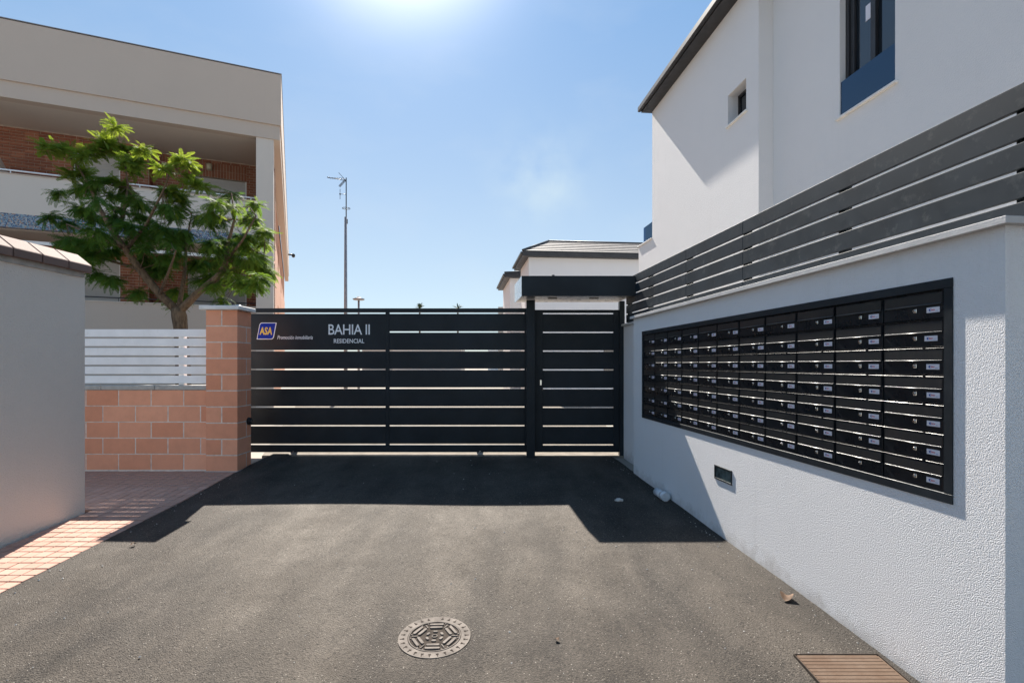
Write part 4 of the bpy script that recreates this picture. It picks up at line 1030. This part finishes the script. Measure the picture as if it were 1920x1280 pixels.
# palms
def palm(X, Y, top, label):
    t = thing('palm_tree', label, 'palm tree', (X, Y, GZ), 0, 'distant palms behind the gate')
    m_ = MB(); m_.cyl((0,0,0),(0,0,top-.5), .25,.18, 10); m_.build('trunk', M['bark'], t, False)
    m_ = MB(); rp_ = random.Random(int(X*10))
    for k in range(34):
        az_ = rp_.uniform(0,2*math.pi); el = rp_.uniform(-.2,1.4); Lf = rp_.uniform(1.2,1.7)
        P = Vector((0,0,top-.5)); d = Vector((math.cos(az_)*math.cos(el),math.sin(az_)*math.cos(el),math.sin(el))); s_ = d.cross(Vector((0,0,1)))
        s_ = s_.normalized() if s_.length > .05 else Vector((1,0,0))
        pts = [P.copy()]
        for j in range(5): d = (d+Vector((0,0,-.14))).normalized(); P = P+d*Lf/5; pts.append(P.copy())
        for j in range(5):
            w0 = .16*math.sin(math.pi*(j+.3)/5.6); w1 = .16*math.sin(math.pi*(j+1.3)/6.4)
            m_.add([pts[j]-s_*w0, pts[j]+s_*w0, pts[j+1]+s_*w1, pts[j+1]-s_*w1], [(0,1,2,3)])
    m_.build('crown', M['palm'], t, False)
palm((787-960)/958*120, 120, EYE+13.6-GZ, 'distant palm top nearer the antenna mast, just above the gate')
palm((858.5-960)/958*120, 120, EYE+13.5-GZ, 'distant palm top nearer the canopy, just above the gate')

# ================================================================== COVERS AND LITTER
MY = 2.853; MR = .2
mc = thing('manhole_cover', 'round patterned iron manhole cover in the asphalt', 'manhole cover', (-.432, MY, ground_z(MY)+.004)); mc.rotation_euler = (tiltx, 0, math.radians(2))
def ring(mb, r0, r1, z0, z1, seg=56, mi=0):
    vv = []
    for (r,z) in ((r0,z0),(r0,z1),(r1,z1),(r1,z0)):
        for i in range(seg): t = 2*math.pi*i/seg; vv.append((r*math.cos(t), r*math.sin(t), z))
    ff_ = []
    for a_ in range(3):
        for i in range(seg): ff_.append((a_*seg+i, a_*seg+(i+1)%seg, (a_+1)*seg+(i+1)%seg, (a_+1)*seg+i)[::-1])
    mb.add(vv, ff_, mi)
def rbar(mb, cx, cy, ang, l, w, z0, z1, mi=0):
    ca, sa = math.cos(ang), math.sin(ang); pts = []
    for k in range(8):
        ex = (l/2-w/2) if k in (0,1,6,7) else -(l/2-w/2)
        th = [(-1,-90)]
    P = [(l/2-w*.35,-w/2),(l/2,-w*.15),(l/2,w*.15),(l/2-w*.35,w/2),(-l/2+w*.35,w/2),(-l/2,w*.15),(-l/2,-w*.15),(-l/2+w*.35,-w/2)]
    mb.prism([(cx+x*ca-y*sa, cy+x*sa+y*ca) for x,y in P], z0, z1, mi)
m_ = MB(); m_.cyl((0,0,-.02),(0,0,.000), MR, seg=56); m_.build('base', M['iron_dark'], mc, False)
m_ = MB(); ring(m_, MR*.745, MR, -.02, .0035)
for k in range(27):
    t = 2*math.pi*k/27; r_ = MR*.87
    if abs(t-math.pi/2) < .14: continue
    for da, ll_ in ((.15,.022),(2.2,.016),(-2.0,.016)):
        rbar(m_, (r_+.006*math.cos(da))*math.cos(t+.02), (r_+.006*math.cos(da))*math.sin(t+.02), t+da, ll_, .0055, .0036, .0046, 1)
m_.build('rim', [M['iron'], M['iron_dark']], mc, False)
m_ = MB(); ring(m_, MR*.70, MR*.725, -.004, .0055)
for k in range(6):
    t = math.pi/2+k*math.pi/3
    for rr_, ll_ in ((MR*.42,.072),(MR*.57,.082)):
        rbar(m_, rr_*math.cos(t), rr_*math.sin(t), t+math.pi/2, ll_, .0155, -.004, .0072)
    t2 = t+math.pi/6
    rbar(m_, MR*.55*math.cos(t2), MR*.55*math.sin(t2), t2, .036, .005, -.004, .005)
    rbar(m_, MR*.22*math.cos(t), MR*.22*math.sin(t), t+math.pi/2, .026, .014, -.004, .006)
    for dd in (-.14,.14): m_.cyl((MR*.66*math.cos(t2+dd),MR*.66*math.sin(t2+dd),-.004),(MR*.66*math.cos(t2+dd),MR*.66*math.sin(t2+dd),.0045), .005, .004, 8)
ring(m_, .012, .016, -.004, .005, 16)
m_.build('lid', M['iron'], mc, False)
m_ = MB(); m_.box(-.022,.022,MR*.80,MR*.87,-.001,.0012); m_.build('lifting_slot', M['dark_trim'], mc, False)
# ribbed rusty utility cover
uc = thing('utility_cover', 'square ribbed rust-brown cover plate beside the foot of the white wall', 'access cover', (1.70, 2.46, ground_z(2.46)+.006)); uc.rotation_euler = (tiltx, 0, 0)
m_ = MB(); m_.box(-.217,.217,-.22,.22,-.02,.0); m_.build('plate', M['rust'], uc, False)
m_ = MB()
for k in range(16): y_ = -.2065+k*.0275; m_.cbox(-.209,.209,y_-.0127,y_+.0127,.0002,.0026,.0010)
m_.build('ribs', M['rust'], uc, False)
m_ = MB(); m_.box(-.222,-.2175,-.225,.225,-.02,.006); m_.box(.2175,.222,-.225,.225,-.02,.006); m_.box(-.217,.217,.2205,.2245,-.02,.006); m_.box(-.217,.217,-.2245,-.2205,-.02,.006); m_.build('frame', M['iron_dark'], uc, False)
def rock(name, label, cat, loc, sz, mat, seed):
    bm = bmesh.new(); bmesh.ops.create_icosphere(bm, subdivisions=3, radius=1); rk = random.Random(seed)
    import mathutils
    for v in bm.verts:
        n_ = mathutils.noise.noise(v.co*1.7+Vector((seed,0,0)))
        v.co *= 1+.35*n_; v.co.x *= sz[0]; v.co.y *= sz[1]; v.co.z *= sz[2]
    me = bpy.data.meshes.new(name); bm.to_mesh(me); bm.free(); me.materials.append(mat)
    return tag(place(name, me, loc), label, cat)
rock('stone', 'pale flattish stone lying in the shade on the asphalt', 'stone', (1.105, 5.28, ground_z(5.28)+.012), (.042,.03,.018), M['chip'], 4)
def leaf_litter(loc, label, s, seed):
    rk = random.Random(seed); m_ = MB(); n = 9; vv = []
    for i in range(n+1):
        t = i/n; w = math.sin(math.pi*(t*.92+.04))*.38*s
        for j in range(5):
            u = (j-2)/2; vv.append((t*s, u*w, .012+abs(u)*w*.7*(.6+.4*math.sin(t*5))+.25*s*math.sin(t*3)**2*.5+rk.uniform(-.002,.002)))
    m_.add(vv, [(i*5+j,i*5+j+1,(i+1)*5+j+1,(i+1)*5+j) for i in range(n) for j in range(4)], 0, True)
    o = m_.build('dry_leaf', M['dry_leaf'], None, False); o.location = loc; o.rotation_euler = (0,0,rk.uniform(0,6)); tag(o, label, 'leaf'); return o
leaf_litter((wx(2.254,3.32)-.09, 3.30, ground_z(3.3)), 'curled dry brown leaf on the asphalt against the white wall', .10, 3)
leaf_litter((.255, 2.80, ground_z(2.8)), 'tiny brown leaf on the asphalt right of the manhole cover', .03, 5)
leaf_litter((-3.05, 4.15, ground_z(4.15)), 'small pale dry leaf on the asphalt by the pavers', .045, 8)
# loose chippings
rk = random.Random(9); ch = MB()
def pebble(x, y, s):
    z = ground_z(y)+.002; pts = []
    a0_ = rk.uniform(0,6)
    base = [(x+s*math.cos(a0_+k*1.257)*rk.uniform(.6,1.1), y+s*math.sin(a0_+k*1.257)*rk.uniform(.6,1.1), z) for k in range(5)]
    n = len(ch.v); ch.add(base+[(x+rk.uniform(-.2,.2)*s, y, z+s*.8)], [(i,(i+1)%5,5) for i in range(5)])
for _ in range(420):
    y = rk.uniform(1.9, 7.2); t = rk.random()
    xl = edge_left(y)+.03; xr = wx(2.254,y)-.02
    x = xl+(xr-xl)*rk.random() if t < .55 else (xr-abs(rk.gauss(0,.06)) if t < .85 else xl+abs(rk.gauss(0,.08)))
    if abs(x+.432)<.22 and abs(y-MY)<.22: continue
    pebble(x, y, rk.choice([.0025,.003,.004,.005,.008]) )
stuff(ch.build('gravel', M['chip'], recentre=False))
